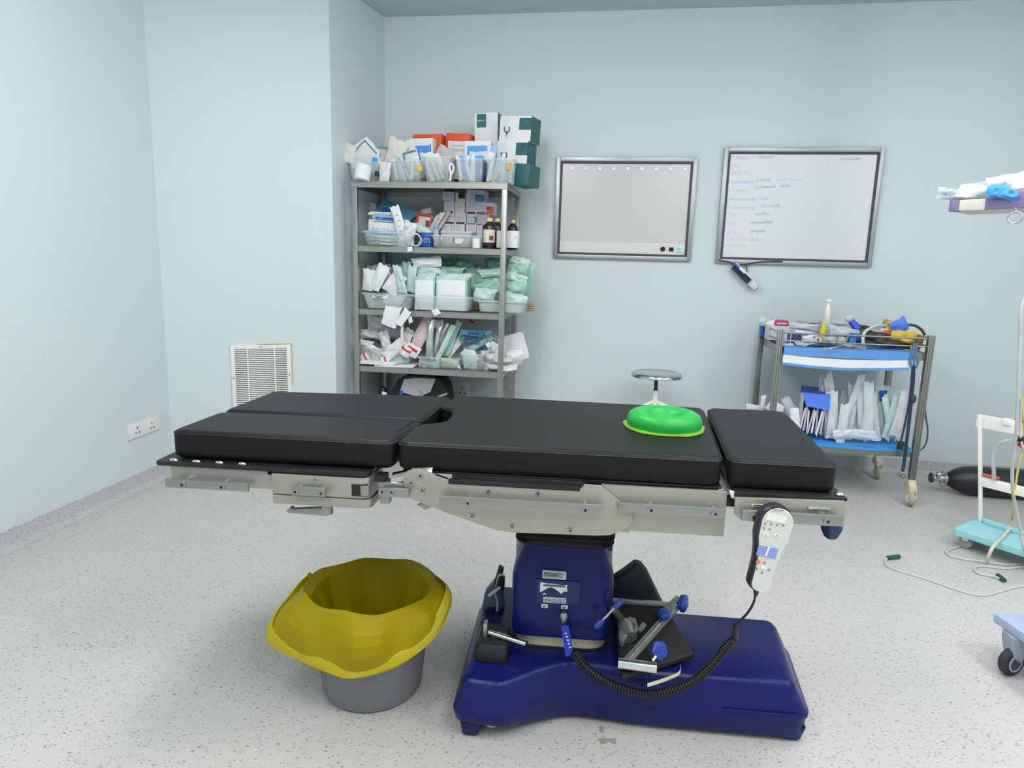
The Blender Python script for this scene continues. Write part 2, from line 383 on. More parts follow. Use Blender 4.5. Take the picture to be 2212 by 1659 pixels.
# duster hanging below it
p0, p1 = WY(1583, 573, YB-.03), WY(1634, 622, YB-.03)
du = thing('board_duster', (p0+p1)/2-V3((0, 0, .1)), 'black and silver duster tilted under the whiteboard, blue marker beside it', 'duster')
d = (p1-p0).normalized(); nn = V3((0, -1, 0)); s_ = d.cross(nn).normalized()
if s_.z < 0: s_ = -s_
L = (p1-p0).length
add('body', MB().obox((p0+p1)/2+V3((0, -.01, 0)), d*L*.48, nn*.018, s_*.030), mat('silver_grey_plastic', (190, 192, 198), .35, .3), du, bevel=.006)
add('felt_pad', MB().obox(p0+d*L*.36+nn*.022-s_*.006, d*L*.34, nn*.010, s_*.022), mat('black_felt', (48, 52, 62), .95), du, bevel=.003)
add('end_cap', MB().obox(p1-d*.028+nn*.022, d*.026, nn*.007, s_*.022), mat('pale_grey_cap', (206, 206, 208), .5), du, bevel=.004)
add('red_tip', MB().obox(p1-d*.004+nn*.022-s_*.006, d*.008, nn*.005, s_*.012), mat('dull_red', (190, 110, 120), .5), du, bevel=.002)
add('wall_hook', MB().tube([WY(1613, 574, YB-.004), WY(1614, 590, YB-.02), WY(1613, 600, YB-.03)], .003, 6), M_GASK, du)
q0, q1 = WY(1586, 569, YB-.075), WY(1609, 590, YB-.075)
mk = thing('marker_pen', (q0+q1)/2, 'blue board marker tucked on top of the duster', 'marker')
add('barrel', MB().cyl(q0.lerp(q1, .45), q1, .008, 10), mat('pen_white', (225, 228, 235), .35), mk)
add('cap', MB().cyl(q0, q0.lerp(q1, .47), .0092, 10), mat('pen_blue', (52, 84, 190), .4), mk)
# ================================================================== the operating table (local frame: x along, y away, origin under the column)
TA = .0654
TU = V3((math.cos(TA), math.sin(TA), 0)); TV = V3((-math.sin(TA), math.cos(TA), 0)); TV0 = 2.14
TM = Matrix.Translation(TV*TV0) @ Matrix.Rotation(TA, 4, 'Z')
TMI = TM.inverted()
def TP(px, py, y):
    """sight line met with the table's own plane y"""
    return TMI @ PL(px, py, TV, TV0+y)
def TZ(px, py, z): return TMI @ WZ(px, py, z)
M_PAD = mat('black_vinyl_pad', (24, 24, 26), .46, var=.05, vs=60, bump=.25, bs=420, spec=.2)
M_PADS = mat('black_seam', (26, 26, 28), .5)
M_SS = mat('satin_steel', (160, 160, 157), .34, .8, var=.03, vs=8, bump=.06, bs=500)
M_SSW = mat('warm_satin_steel', (170, 167, 158), .42, .6, var=.04, vs=6, bump=.05, bs=500)
M_CHR = mat('chrome', (220, 220, 220), .12, 1, var=0)
M_BLKP = mat('black_plastic', (26, 26, 28), .45)
M_BLKR = mat('black_rubber', (22, 22, 23), .7)
M_BLUE = mat('deep_blue_lacquer', (16, 25, 92), .34, var=.05, vs=4, coat=.03, spec=.25, bump=.05, bs=90)
M_CREAM = mat('cream_metal', (216, 208, 178), .4, .1)
M_KNOB = mat('blue_knob_plastic', (34, 62, 158), .35)
M_LABEL = mat('silver_label', (176, 180, 184), .45, .2)
M_LABW = mat('worn_white_label', (216, 218, 222), .55)
M_TXT = mat('print_grey', (90, 92, 98), .6)
table = thing('operating_table', TM @ V3((0, 0, 0)), 'operating table with black padded top on a deep blue base', 'operating table')
def ta(name, mb, m, parent=None, **k):
    return add(name, mb.X(TM), m, parent or table, **k)
def screw(x, y, z, r=.0105, parent=None):
    s = ta('screw', MB().cyl((x, y, z), (x, y-.003, z), r, 14), M_SS, parent, bevel=.001)
    ta('hex_socket', MB().cyl((x, y-.0032, z), (x, y-.0036, z), r*.42, 6), M_BLKP, s if parent is None else parent)
    return s
# --- base
top = [(-.29, -.325), (-.165, -.335), (-.118, -.295), (-.045, -.235), (.03, -.195), (.12, -.195), (.25, -.21), (.735, -.213), (.782, .185), (.2, .19), (.0, .17), (-.10, .22), (-.165, .30), (-.29, .30)]
bp = fillet(top, [.03, .03, .05, .08, .08, .06, .06, .035, .05, .06, .06, .06, .03, .03], 5)
def rg(d, z, dx=0): return [V3((x+(dx if x > .5 else (-dx*.4 if x < -.2 else 0)), y, z)) for x, y in offs(bp, d)]
def lift(x): return .060 if x < -.21 else (.018 if x > .02 else .018+.042*(.5+.5*math.cos(math.pi*(x+.21)/.23)))
def rl(d, k, dx): return [V3((p.x, p.y, lift(p.x)+k)) for p in rg(d, 0, dx)]
ta('base', MB().loft([rl(.002, 0, .034), rl(.006, .006, .036), rg(.008, .078, .036), rg(.010, .084, .040), rg(.011, .096, .040), rg(.006, .106, .034), rg(0, .170, .008), rg(-.003, .184, .004), rg(-.012, .196, 0), rg(-.022, .2, 0)]), M_BLUE, ang=50)
rim = MB().tube([V3((x, y, .104)) for x, y in ((.52, -.2245), (.62, -.2255), (.74, -.226))], .0035, 6)
ta('ridge', rim, M_BLUE)
for (x0, x1, y0, y1) in ((-.287, -.235, -.315, -.20), (.715, .768, -.208, -.10), (-.287, -.235, .18, .28), (.715, .775, .06, .17)):
    r0 = fillet([(x0+.006, y0+.006), (x1-.006, y0+.006), (x1-.006, y1-.006), (x0+.006, y1-.006)], .012, 3); r1 = rrect(x0-.006, x1+.012, y0-.004, y1, .012, 3)
    ta('foot', MB().loft([[V3((a, b, 0)) for a, b in r0], [V3((a, b, .008)) for a, b in rrect(x0, x1, y0, y1, .012, 3)], [V3((a, b, .05)) for a, b in r1]]), M_BLUE)
ta('caster', MB().cyl((-.20, -.27, .027), (-.20, -.22, .027), .026, 18), M_OFFW, bevel=.004)
ta('bolt_hole', MB().cyl((.30, -.222, .075), (.30, -.213, .075), .007, 12), M_BLKR)
# --- column
def ov(hx, hy, y, z, r=.06, sk=0): return [V3((a+.006+sk, b+y, z)) for a, b in rrect(-hx, hx, -hy, hy, r, 5)]
ta('column_ring', MB().loft([ov(.150, .14, .025, .198, .07), ov(.152, .142, .025, .275, .07)]), M_CREAM)
ta('ring_gasket', MB().loft([ov(.158, .147, .025, .196, .07), ov(.156, .146, .025, .206, .07)]), M_BLKP)
cov = [(.160, .165, .252, .05), (.163, .168, .262, .05), (.166, .168, .34, .05), (.166, .167, .445, .05), (.160, .162, .475, .05), (.134, .148, .555, .05), (.130, .146, .575, .05)]
ta('column_cover', MB().loft([ov(a, b, .025, z, r) for a, b, z, r in cov]), M_BLUE, ang=28)
M_GREYP = mat('column_grey_panel', (160, 166, 170), .45)
ta('rear_housing', MB().box(-.156, .168, -.03, .188, .276, .606), M_GREYP, bevel=.012, seg=3)
fy = -.143
ta('recess_panel', MB().box(-.078, .062, fy-.0035, fy+.01, .372, .455), mat('blue_gloss_panel', (14, 20, 92), .3), bevel=.003)
bel = [(.150, .15, .560), (.160, .158, .572), (.148, .150, .580), (.162, .160, .592), (.150, .152, .601), (.168, .164, .614), (.166, .162, .66), (.150, .15, .70)]
ta('bellows', MB().loft([ov(a, b, .025, z, .05) for a, b, z in bel]), M_BLKR, ang=80)
ta('bellows_clip', MB().box(.146, .158, -.12, -.10, .553, .575), M_BLKR, bevel=.004)
# --- plates printed on the column
def plate(name, x0, x1, z0, z1, m, y=fy-.004, t=.0012, label=None, bv=.0008):
    return ta(name, MB().box(x0, x1, y-t, y+.004, z0, z1), m, bevel=bv, label=label)
rp = plate('rating_plate', -.060, .016, .458, .486, M_LABEL, y=fy-.001, label='silver rating plate')
for i, z in enumerate((.479, .475, .471, .467)):
    ta('print_line', MB().box(-.055, [.0, .008, -.008, .004][i], fy-.0036, fy-.002, z-.0009, z+.0009), M_TXT, rp)
# torn sticker
ts = [(-.066, .411), (-.066, .446), (-.056, .446), (-.045, .443), (-.02, .444), (.002, .441), (.021, .442), (.019, .432), (.022, .421), (.010, .420), (.003, .411), (-.004, .417), (-.014, .424), (-.030, .432), (-.040, .429), (-.052, .420), (-.060, .416)]
tb_ = ta('torn_sticker', MB().prism([(x, fy-.0062, z) for x, z in ts], (0, .002, 0)), M_LABW, label='torn white remains of a sticker', sm=False)
ta('print_band', MB().box(-.056, .015, fy-.0068, fy-.006, .434, .441), M_TXT, tb_)
ta('sticker_scrap', MB().prism([(x, fy-.0062, z) for x, z in ((-.058, .405), (-.050, .411), (-.044, .405))], (0, .002, 0)), M_LABW, sm=False)
np_ = plate('name_plate', -.055, .019, .377, .397, M_LABEL, y=fy-.0045, label='pale name plate reading MAQUET', bv=.003)
ta('lettering', text_mesh('MAQUET', .0165, .0003, 0, 1.08).X(Matrix.Translation((-.0495, fy-.0064, .381)) @ Matrix.Rotation(RD(90), 4, 'X') @ Matrix.Diagonal((.92, 1, 1, 1))), M_TXT, np_, sm=False)
for x0, z0 in ((-.060, .357), (.004, .358)):
    k = ta('symbol_sticker', MB().box(x0, x0+.021, fy-.0032, fy+.004, z0, z0+.012), M_LABW, bevel=.001)
    ta('print_mark', MB().box(x0+.004, x0+.015, fy-.0038, fy-.003, z0+.003, z0+.009), M_TXT, k)
# --- upper frame: side plates, rails, joints
yP = -.352
sp = [(-.462, .835), (-.452, .856), (-.430, .868), (-.405, .866), (-.331, .838), (.045, .835), (.052, .848), (.100, .847), (.190, .775), (.192, .752), (.183, .735), (.165, .718), (.130, .704), (.09, .700), (-.145, .694), (-.19, .698), (-.33, .740), (-.432, .775), (-.455, .80)]
for k, (y, nm) in enumerate(((yP, 'side_plate'), (.395, 'far_side_plate'))):
    pl = ta(nm, MB().prism([(x, y, z) for x, z in sp], (0, .012, 0)), M_SSW, bevel=.0025, ang=30)
    if k: continue
    for x, z in ((-.410, .847), (-.437, .825), (-.404, .805), (-.26, .737), (-.145, .714), (.02, .712), (-.215, .815), (-.075, .817)):
        screw(x, yP, z, .0075, pl)
    ta('rail_liner', MB().box(-.330, .042, yP-.002, yP+.014, .828, .842), M_BLKP, pl, bevel=.003)
for (xa, za), (xb, zb_) in (((-.432, .8685), (-.333, .8405)), ((.054, .8492), (.101, .848))):
    ta('edge_highlight', MB().bar((xa, yP+.006, za), (xb, yP+.006, zb_), .013, .003), M_CHR)  # chrome strip added as the overhead highlight along the plate edge
def rail(x0, x1, z0, z1, y0, y1, xs, m=None, lab=None):
    r = ta('side_rail', MB().box(x0, x1, y0, y1, z0, z1), m or M_SS, bevel=.0025, label=lab)
    for x in xs:
        screw(x, y0, (z0+z1)/2-.002, .011, r)
        ta('standoff', MB().cyl((x, y1-.001, (z0+z1)/2+.004), (x, y1+.024, (z0+z1)/2+.004), .007, 12), M_CHR, r)
    return r
rail(-.350, .108, .776, .803, yP-.034, yP-.024, (-.268, .058))
rail(.150, .438, .782, .808, -.372, -.362, (.238, .410))
rail(.476, .742, .782, .812, -.385, -.375, (.508, .700))
rail(-1.165, -.912, .776, .802, yP-.020, yP-.010, (-1.112, -.992), lab='short end rail catching a violet reflection')
for s in (0, 1):
    y0 = .44 if s else -.336
    ta('torso_frame', MB().box(.10, .446, .36 if s else -.336, .372 if s else -.324, .714, .846), M_SSW, bevel=.003)
ta('torso_frame', MB().box(-.33, .43, -.30, .36, .79, .846), M_SS, bevel=.004)
ta('torso_board', MB().box(-.47, .435, -.318, .375, .8455, .853), M_BLKP, bevel=.003)
ta('cross_beam', MB().box(-.20, .20, -.22, .26, .66, .80), M_SS, bevel=.006)
# joint between the leg plate and the torso plate
ta('hinge_block', MB().box(-.535, -.438, -.345, -.30, .775, .82), M_SS, bevel=.006)
ta('hinge_cap', MB().box(-.550, -.515, -.342, -.30, .818, .838), M_BLKP, bevel=.004)
ta('hinge_arm', MB().loft([[V3((x, -.318+.022*math.sin(a), z+.020*math.cos(a))) for a in [k*math.pi/5 for k in range(10)]] for x, z in ((-.50, .822), (-.47, .83), (-.43, .845), (-.38, .85))]), M_CHR)
sr = ta('stub_rail', MB().box(-.528, -.440, -.372, -.360, .790, .812), M_SS, bevel=.003)
screw(-.515, -.372, .801, .009, sr); screw(-.488, -.372, .801, .009, sr)
ta('hinge_drop', MB().prism([(x, -.335, z) for x, z in ((-.50, .775), (-.44, .775), (-.40, .755), (-.35, .75), (-.33, .775), (-.33, .80), (-.50, .80))], (0, .03, 0)), M_SSW, bevel=.006)
ta('hinge_drop', MB().prism([(x, -.335, z) for x, z in ((-.535, .75), (-.505, .75), (-.505, .79), (-.535, .79))], (0, .03, 0)), M_SS, bevel=.004)
ta('release_tab', MB().prism([(x, -.33, z) for x, z in ((-.425, .752), (-.40, .736), (-.385, .745), (-.39, .765))], (0, .01, 0)), M_SS, bevel=.002)
ta('pivot_disc', MB().cyl((-.335, -.315, .775), (-.335, -.29, .775), .045, 28), M_BLKP, bevel=.004)
# leg plate and its clamp block
ta('leg_plate', MB().prism([V3((x, y, .834)) for x, y in fillet([(-1.205, -.352), (-.560, -.352), (-.555, .38), (-1.205, .38)], [.012, .03, .03, .012], 4)], (0, 0, .014)), M_BLKP, bevel=.003)
for x in (-1.155, -1.085, -1.015, -.945):
    ta('button_fastener', MB().ball((x, -.338, .849), (.013, .007, .006), 12, 6), M_CHR)
ta('leg_frame', MB().prism([(x, -.340, z) for x, z in ((-1.165, .834), (-.868, .834), (-.868, .822), (-.845, .82), (-.82, .82), (-.82, .775), (-.905, .776), (-1.0, .782), (-1.165, .79))], (0, .04, 0)), M_SSW, bevel=.003)
ta('leg_frame', MB().box(-1.165, -.82, .34, .38, .776, .834), M_SSW, bevel=.003)
ta('frame_tongue', MB().box(-.865, -.822, -.346, -.30, .778, .806), M_SSW, bevel=.006)
blk = ta('clamp_block', MB().prism([V3((x, y, .768)) for x, y in fillet([(-.852, -.352), (-.560, -.352), (-.556, -.20), (-.852, -.20)], [.006, .03, .03, .006], 5)], (0, 0, .062)), M_SSW, bevel=.004)
ta('clamp_block_lower', MB().prism([V3((x, y, .738)) for x, y in fillet([(-.852, -.352), (-.556, -.352), (-.552, -.20), (-.852, -.20)], [.012, .03, .03, .006], 5)], (0, 0, .028)), M_SSW, bevel=.006)
ta('block_window', MB().box(-.612, -.566, -.3535, -.34, .775, .812), M_BLKP, blk, bevel=.002)
ta('latch', MB().cyl((-.575, -.342, .778), (-.575, -.342, .809), .016, 14), M_SS, blk, bevel=.002)
k = ta('short_rail', MB().box(-.782, -.680, -.378, -.366, .776, .802), M_SS, bevel=.003)
screw(-.768, -.378, .788, .010, k); screw(-.692, -.378, .788, .010, k)
for x in (-.765, -.695): ta('standoff', MB().cyl((x, -.367, .792), (x, -.35, .792), .008, 12), M_CHR, k)
screw(-.72, -.352, .82, .004, blk)
ta('lever_hub', MB().cyl((-.702, -.31, .700), (-.702, -.31, .742), .018, 16), M_SSW, bevel=.003)
ta('lever_handle', MB().prism([(x, -.325, z) for x, z in ((-.823, .705), (-.810, .719), (-.802, .713), (-.715, .722), (-.690, .722), (-.690, .700), (-.70, .697), (-.815, .700))], (0, .020, 0)), M_SS, bevel=.003)
# head section frame
hp = ta('head_frame', MB().prism([(x, -.358, z) for x, z in ((.462, .838), (.750, .845), (.756, .80), (.748, .786), (.48, .776), (.464, .79))], (0, .012, 0)), M_SSW, bevel=.004)
ta('head_frame', MB().box(.47, .74, -.30, .34, .80, .842), M_SS, bevel=.004)
ta('head_plate', MB().box(.462, .758, -.352, .37, .842, .852), M_BLKP, bevel=.003)
ta('bright_tab', MB().box(.505, .562, -.364, -.357, .815, .823), M_CHR, bevel=.002)
ta('bright_tab', MB().box(.655, .712, -.364, -.357, .818, .826), M_CHR, bevel=.002)
ta('corner_stud', MB().ball((.742, -.335, .856), (.012, .010, .007), 10, 6), M_CHR)
ta('head_hinge', MB().box(.425, .475, -.33, -.30, .80, .826), M_BLKP, bevel=.004)
ta('hinge_tab', MB().prism([(x, -.345, z) for x, z in ((.448, .852), (.462, .850), (.464, .828), (.455, .832))], (0, .01, 0)), M_OFFW, bevel=.002)
ta('release_knob', MB().lathe([(.010, 0), (.020, .008), (.030, .030), (.028, .045)], 6, Matrix.Translation((.722, -.362, .738))), mat('navy_knob', (32, 46, 92), .4), bevel=.003)
# --- pads
def pad(poly, rad, z0=.852, z1=.936, r=.017, lab=None):
    rad = [max(.036, q) for q in (rad if isinstance(rad, list) else [rad]*len(poly))]; p = fillet(poly, rad, 6); n = len(p)
    rings = [[V3((x, y, z0)) for x, y in offs(p, -.012)], [V3((x, y, z0+.008)) for x, y in offs(p, -.002)], [V3((x, y, z0+.02)) for x, y in p], [V3((x, y, z1-r)) for x, y in p]]
    for k in (1, 2, 3, 4):
        a = k*math.pi/8; rings.append([V3((x, y, z1-r+r*math.sin(a))) for x, y in offs(p, -r*(1-math.cos(a)))])
    rings.append([V3((x, y, z1)) for x, y in offs(p, -r-.003)])
    o = ta('mattress_pad', MB().loft(rings), M_PAD, ang=44, label=lab)
    ta('welt', MB().tube([V3((x, y, z1-r*.55)) for x, y in offs(p, .0002)]+[V3((*offs(p, .0002)[0], z1-r*.55))], .0017, 5, False), M_PADS, o)
    return o
pad([(-1.172, -.325), (-.498, -.325), (-.478, -.075), (-.480, -.048), (-1.158, -.058)], [.02, .012, .01, .01, .03], lab='near left leg pad')
pad([(-1.160, -.040), (-.474, -.032), (-.468, .10), (-.452, .365), (-1.150, .310), (-1.146, .24)], [.02, .02, .05, .012, .03, .03], lab='far left leg pad')
poly = [(-.488, -.325), (.430, -.325), (.503, .368), (-.440, .395), (-.461, .17), (-.395, .135), (-.395, -.055), (-.476, -.09)]
pad(poly, [.012, .03, .03, .012, .04, .09, .09, .04], lab='long torso pad with a horseshoe cut-out')
pad([(.446, -.325), (.738, -.325), (.802, .375), (.518, .372)], [.018, .03, .05, .03], lab='square head pad')
# --- green gel head ring lying on the torso pad
c = TZ(1434, 920, .94); gr = (TZ(1516, 918, .94)-TZ(1350, 918, .94)).length/2
M_GEL = mat('green_gel', (24, 158, 64), .42, var=.03, sub=.25, bump=.04, bs=60, spec=.4)
M_GELY = mat('yellow_green_gel', (128, 170, 36), .35, var=.03, sub=.2)
hr = thing('gel_head_ring', TM @ V3((c.x, c.y, .936)), 'green gel head ring lying on the torso pad', 'head ring')
ro = gr*.92; ri = gr*.33
prof = [(ro*.98, .004), (ro, .012), (ro*1.0, .026), (ro*.95, .038), (ro*.84, .046), (ro*.70, .048), (ro*.58, .046), (ri*1.35, .040), (ri*1.1, .030), (ri, .018), (0.001, .016)]
prof = [(r_, z*1.12) for r_, z in prof]
ta('ring', MB().lathe(prof, 48, Matrix.Translation((c.x, c.y, .936)), True, True), M_GEL, hr, ang=70)
fl = MB(); rim_ = [gr*(1+.018*math.sin(5*a)+.012*math.sin(11*a+1)+(.02*rnd.random() if i % 7 == 0 else 0)) for i, a in enumerate([2*math.pi*k/60 for k in range(60)])]
fl.loft([[V3((c.x+math.cos(2*math.pi*k/60)*rr_*rim_[k], c.y+math.sin(2*math.pi*k/60)*rr_*rim_[k], z)) for k in range(60)] for rr_, z in ((.8, .9365), (.97, .9365), (1, .938), (.99, .942), (.8, .945))])
ta('flange', fl, M_GELY, hr, label='thin yellow-green rim of the ring')
# --- hand control hanging on the head rail
M_CTRL = mat('control_grey_face', (205, 204, 200), .4)
M_VIO = mat('control_dark_shell', (44, 40, 52), .38)
yr = -.422
def RP(px, py, y=yr): q = TP(px, py, y); return V3((q.x, y, q.z))
c0 = RP(1677, 1128); c1 = RP(1641, 1262); ax = (c1-c0).normalized(); sx = V3((-ax.z, 0, ax.x)); sx = sx if sx.x > 0 else -sx
sc = (RP(1717, 1120)-RP(1637, 1120)).length/2
Lh = (c1-c0).length
def outline(k, ext=0):
    R0, R1 = sc*.97*k, sc*.60*k; pts = []
    for i in range(17): a = math.pi*i/16; pts.append(c0+sx*(R0*math.cos(a))-ax*(R0*math.sin(a)))
    for f, wd in ((.25, .93), (.45, .72), (.62, .62), (.8, .60)): pts.append(c0+ax*Lh*f-sx*(sc*wd*k))
    for i in range(9): a = math.pi*i/8; pts.append(c1-sx*(R1*math.cos(a))+ax*(R1*.8*math.sin(a)))
    for f, wd in ((.8, .60), (.62, .62), (.45, .72), (.25, .93)): pts.append(c0+ax*Lh*f+sx*(sc*wd*k))
    return pts
hc = thing('hand_control', TM @ V3((c0.x, yr, c1.z)), 'grey hand control with dark shell hanging on the head rail by its coiled cord', 'remote control')
sh = MB().loft([[p+V3((-.004, .032, .002)) for p in outline(.86)], [p+V3((-.003, .026, .001)) for p in outline(.98)], [p+V3((-.001, .008, 0)) for p in outline(1.0)], [p for p in outline(.95)]])
ta('shell', sh, M_VIO, hc, ang=40)
face = ta('face_plate', MB().loft([[p+V3((.003, -.001, -.001)) for p in outline(.88)], [p+V3((.003, -.004, -.001)) for p in outline(.85)]]), M_CTRL, hc, ang=40)
def on(px, py, d=-.0045): q = RP(px, py, yr+d); return q
def key(px, py, w_, h_, m, nm='button'):
    q = on(px, py); s = sc/40
    ta(nm, MB().loft([[q+sx*(math.cos(a)*w_*s/2)+ax*(math.sin(a)*h_*s/2)+V3((0, d, 0)) for a in [k*math.pi/6 for k in range(12)]] for d in (.002, -.001)]), m, hc)
M_KEYW = mat('key_white', (226, 226, 222), .4); M_KEYD = mat('key_print', (140, 138, 142), .5)
scp = ta('screen', MB().obox(on(1677, 1120), sx*sc*.52, V3((0, .001, 0)), ax*sc*.20), M_KEYW, hc)
for px, py in ((1653, 1131), (1666, 1132), (1679, 1134), (1692, 1135), (1651, 1141), (1663, 1143)): key(px, py, 5, 5, M_KEYD)
for px, py in ((1655, 1154), (1679, 1156)): key(px, py, 13, 8, M_KEYW); key(px, py, 4, 4, M_KEYD, 'key_mark')
M_FIELD = mat('key_field_blue', (132, 148, 214), .45)
ta('blue_field', MB().obox(on(1657, 1192), sx*sc*.54, V3((0, .0012, 0)), ax*sc*.30), M_FIELD, hc)
ta('figure_mark', MB().obox(on(1658, 1191, -.006), sx*sc*.06, V3((0, .0008, 0)), (ax*.98-sx*.1)*sc*.30), M_KEYW, hc)
key(1638, 1214, 10, 10, mat('key_orange', (216, 120, 84), .4)); key(1651, 1216, 6, 6, M_KEYD)
for px, py in ((1635, 1228), (1661, 1231), (1646, 1237)): key(px, py, 5, 6, M_KEYD)
key(1650, 1226, 14, 10, M_KEYW)
ta('brand_print', text_mesh('MAQUET', sc*.19, .0002, 0, 1.05).X(Matrix.Translation(on(1662, 1103, -.0052)) @ Matrix.Rotation(RD(90), 4, 'X')), M_KEYD, hc, sm=False)
tip = RP(1632, 1286, yr+.012)
ta('strain_relief', MB().cyl(c1+ax*(sc*.45)+V3((0, .012, 0)), tip, .009, 10, .005), M_BLKP, hc)
path = crv([tip, RP(1627, 1304, -.40), RP(1615, 1324, -.385), RP(1598, 1342, -.36), RP(1588, 1356, -.345)], 6)
ta('cord', MB().tube(path, .0035, 8), M_BLKP, hc)
ta('cord_sleeve', MB().cyl(RP(1589, 1352, -.345), RP(1588, 1382, -.33), .008, 10), M_BLKP, hc)
sp_ = crv([RP(1588, 1380, -.33), RP(1572, 1392, -.32), RP(1545, 1428, -.30), RP(1505, 1466, -.28), RP(1455, 1489, -.265), RP(1400, 1499, -.26), RP(1345, 1488, -.26), RP(1300, 1468, -.26), RP(1265, 1440, -.255), RP(1242, 1412, -.22)], 10)
# resample and wind the coil
def coil(path, R_, r_, turns, seg=10, n=5):
    ln = [0]
    for a, b in zip(path, path[1:]): ln.append(ln[-1]+(b-a).length)
    T = ln[-1]; out = []; up = V3((0, 1, 0)); j = 0; N = turns*seg
    for i in range(N+1):
        s = T*i/N
        while j < len(path)-2 and ln[j+1] < s: j += 1
        f = (s-ln[j])/max(1e-9, ln[j+1]-ln[j]); p = path[j].lerp(path[j+1], f); t = (path[j+1]-path[j]).normalized()
        up = (up-t*up.dot(t)).normalized(); sd = t.cross(up); a = 2*math.pi*i/seg
        out.append(p+(up*math.cos(a)+sd*math.sin(a))*R_)
    return MB().tube(out, r_, n)
ta('coiled_cord', coil(sp_, .0108, .0036, 66), M_BLKP, hc)
ta('coil_core', MB().tube(sp_, .0085, 8), M_BLKR, hc)
pp = [RP(1239, 1416, -.215), RP(1232, 1408, -.19), RP(1224, 1375, -.175), RP(1219, 1350, -.165), V3((.012, fy-.012, .345))]
ta('lead', MB().tube(crv(pp, 5), .0045, 8), M_BLKP, hc)
st_ = [(RP(1212, 1352, -.172), RP(1228, 1350, -.172)), (RP(1216, 1380, -.182), RP(1233, 1378, -.182)), (RP(1220, 1405, -.192), RP(1237, 1402, -.192)), (RP(1222, 1418, -.2), RP(1234, 1414, -.2))]
tg = ta('tag_strap', MB().loft([[a+V3((0, -.002, 0)), b+V3((0, -.002, 0)), b+V3((0, .002, 0)), a+V3((0, .002, 0))] for a, b in st_]), mat('blue_strap', (24, 48, 170), .5), hc)
for f in (.2, .35, .5, .65, .8):
    p = RP(1219+16*f, 1358+50*f, -.1785-.02*f)
    ta('strap_print', MB().obox(p, (.003, 0, .001), (0, .0006, 0), (-.001, 0, .0022)), M_LABW, tg)
ta('plug', MB().cyl((.0135, fy-.012, .345), (.0135, fy-.003, .352), .009, 12), M_BLKP, hc)
pr = MB().lathe([(.0075, -.022), (.010, -.012), (.0135, 0), (.0135, .006), (.009, .014)], 14, Matrix.Translation((.0135, fy-.014, .338)))
ta('connector', pr, M_SS, hc, ang=40)
# ================================================================== things lying on the table's base and the bin
BZ = .2012
M_PADC = mat('charcoal_pad', (44, 49, 51), .55, var=.05, vs=50, bump=.2, bs=400)
M_PADK = mat('black_pad', (24, 23, 23), .6, var=.06, vs=50, bump=.3, bs=500)
M_ZINC = mat('zinc_steel', (176, 178, 178), .35, .8, bump=.05)
def BX(px, py, y): q = TP(px, py, y); return V3((q.x, y, q.z))
def tt(name, x, y, z, label, cat): return thing(name, TM @ V3((x, y, z)), label, cat)
def ba(name, mb, m, t, **k): return add(name, mb.X(TM), m, t, **k)
# upright charcoal leg pad at the back
lp = tt('leg_support_pad', .30, .12, BZ, 'charcoal leg support pad standing behind the column on the blue base', 'leg support')
o = [BX(a, b, .10) for a, b in ((1322, 1255), (1345, 1241), (1374, 1219), (1388, 1225), (1400, 1240), (1438, 1318))]
o = [V3((o[0].x, .10, BZ+.002))]+o+[V3((o[-1].x+.035, .10, BZ+.002))]
ba('pad', MB().prism(o, (0, .055, 0)), M_PADC, lp, bevel=.012, seg=3, ang=50)
ba('foot_strip', MB().box(o[0].x, o[-1].x-.02, .095, .16, BZ, BZ+.006), M_BLKP, lp)
# arm board: black pad leaning against it with a pale edge rail
ab = tt('arm_board', .27, -.1, BZ, 'black arm board pad with silver edge rail leaning on the blue base', 'arm board')
A_, B_ = BX(1323, 1300, .02), BX(1438, 1308, .02)
C_, D_ = BX(1497, 1408, -.17), BX(1330, 1462, -.17)
lowz = BZ+.012
C_ = TZ(1500, 1412, lowz+.02); D_ = TZ(1345, 1462, lowz+.012)
nrm = (B_-A_).cross(D_-A_).normalized()
if nrm.y > 0: nrm = -nrm
ba('pad', MB().hexa([A_-nrm*.024, B_-nrm*.024, C_-nrm*.024, D_-nrm*.024, A_, B_, C_, D_]), M_PADK, ab, bevel=.008, seg=3, ang=50)
ba('edge_rail', MB().bar(A_+V3((0, -.002, .006)), B_+V3((.012, -.002, .006)), .012, .016), M_ZINC, ab, bevel=.002)
lv = crv([TZ(1398, 1478, BZ+.012), TZ(1425, 1470, BZ+.012), TZ(1455, 1459, BZ+.012), TZ(1468, 1450, BZ+.014), TZ(1470, 1436, BZ+.02)], 5)
ba('release_lever', MB().loft([[p+V3((0, 0, -.0035)), p+V3((0, -.010, -.003)), p+V3((0, -.010, .0035)), p+V3((0, 0, .004))] for p in lv]), M_CREAM, ab, bevel=.0015, label='cream bent release lever')
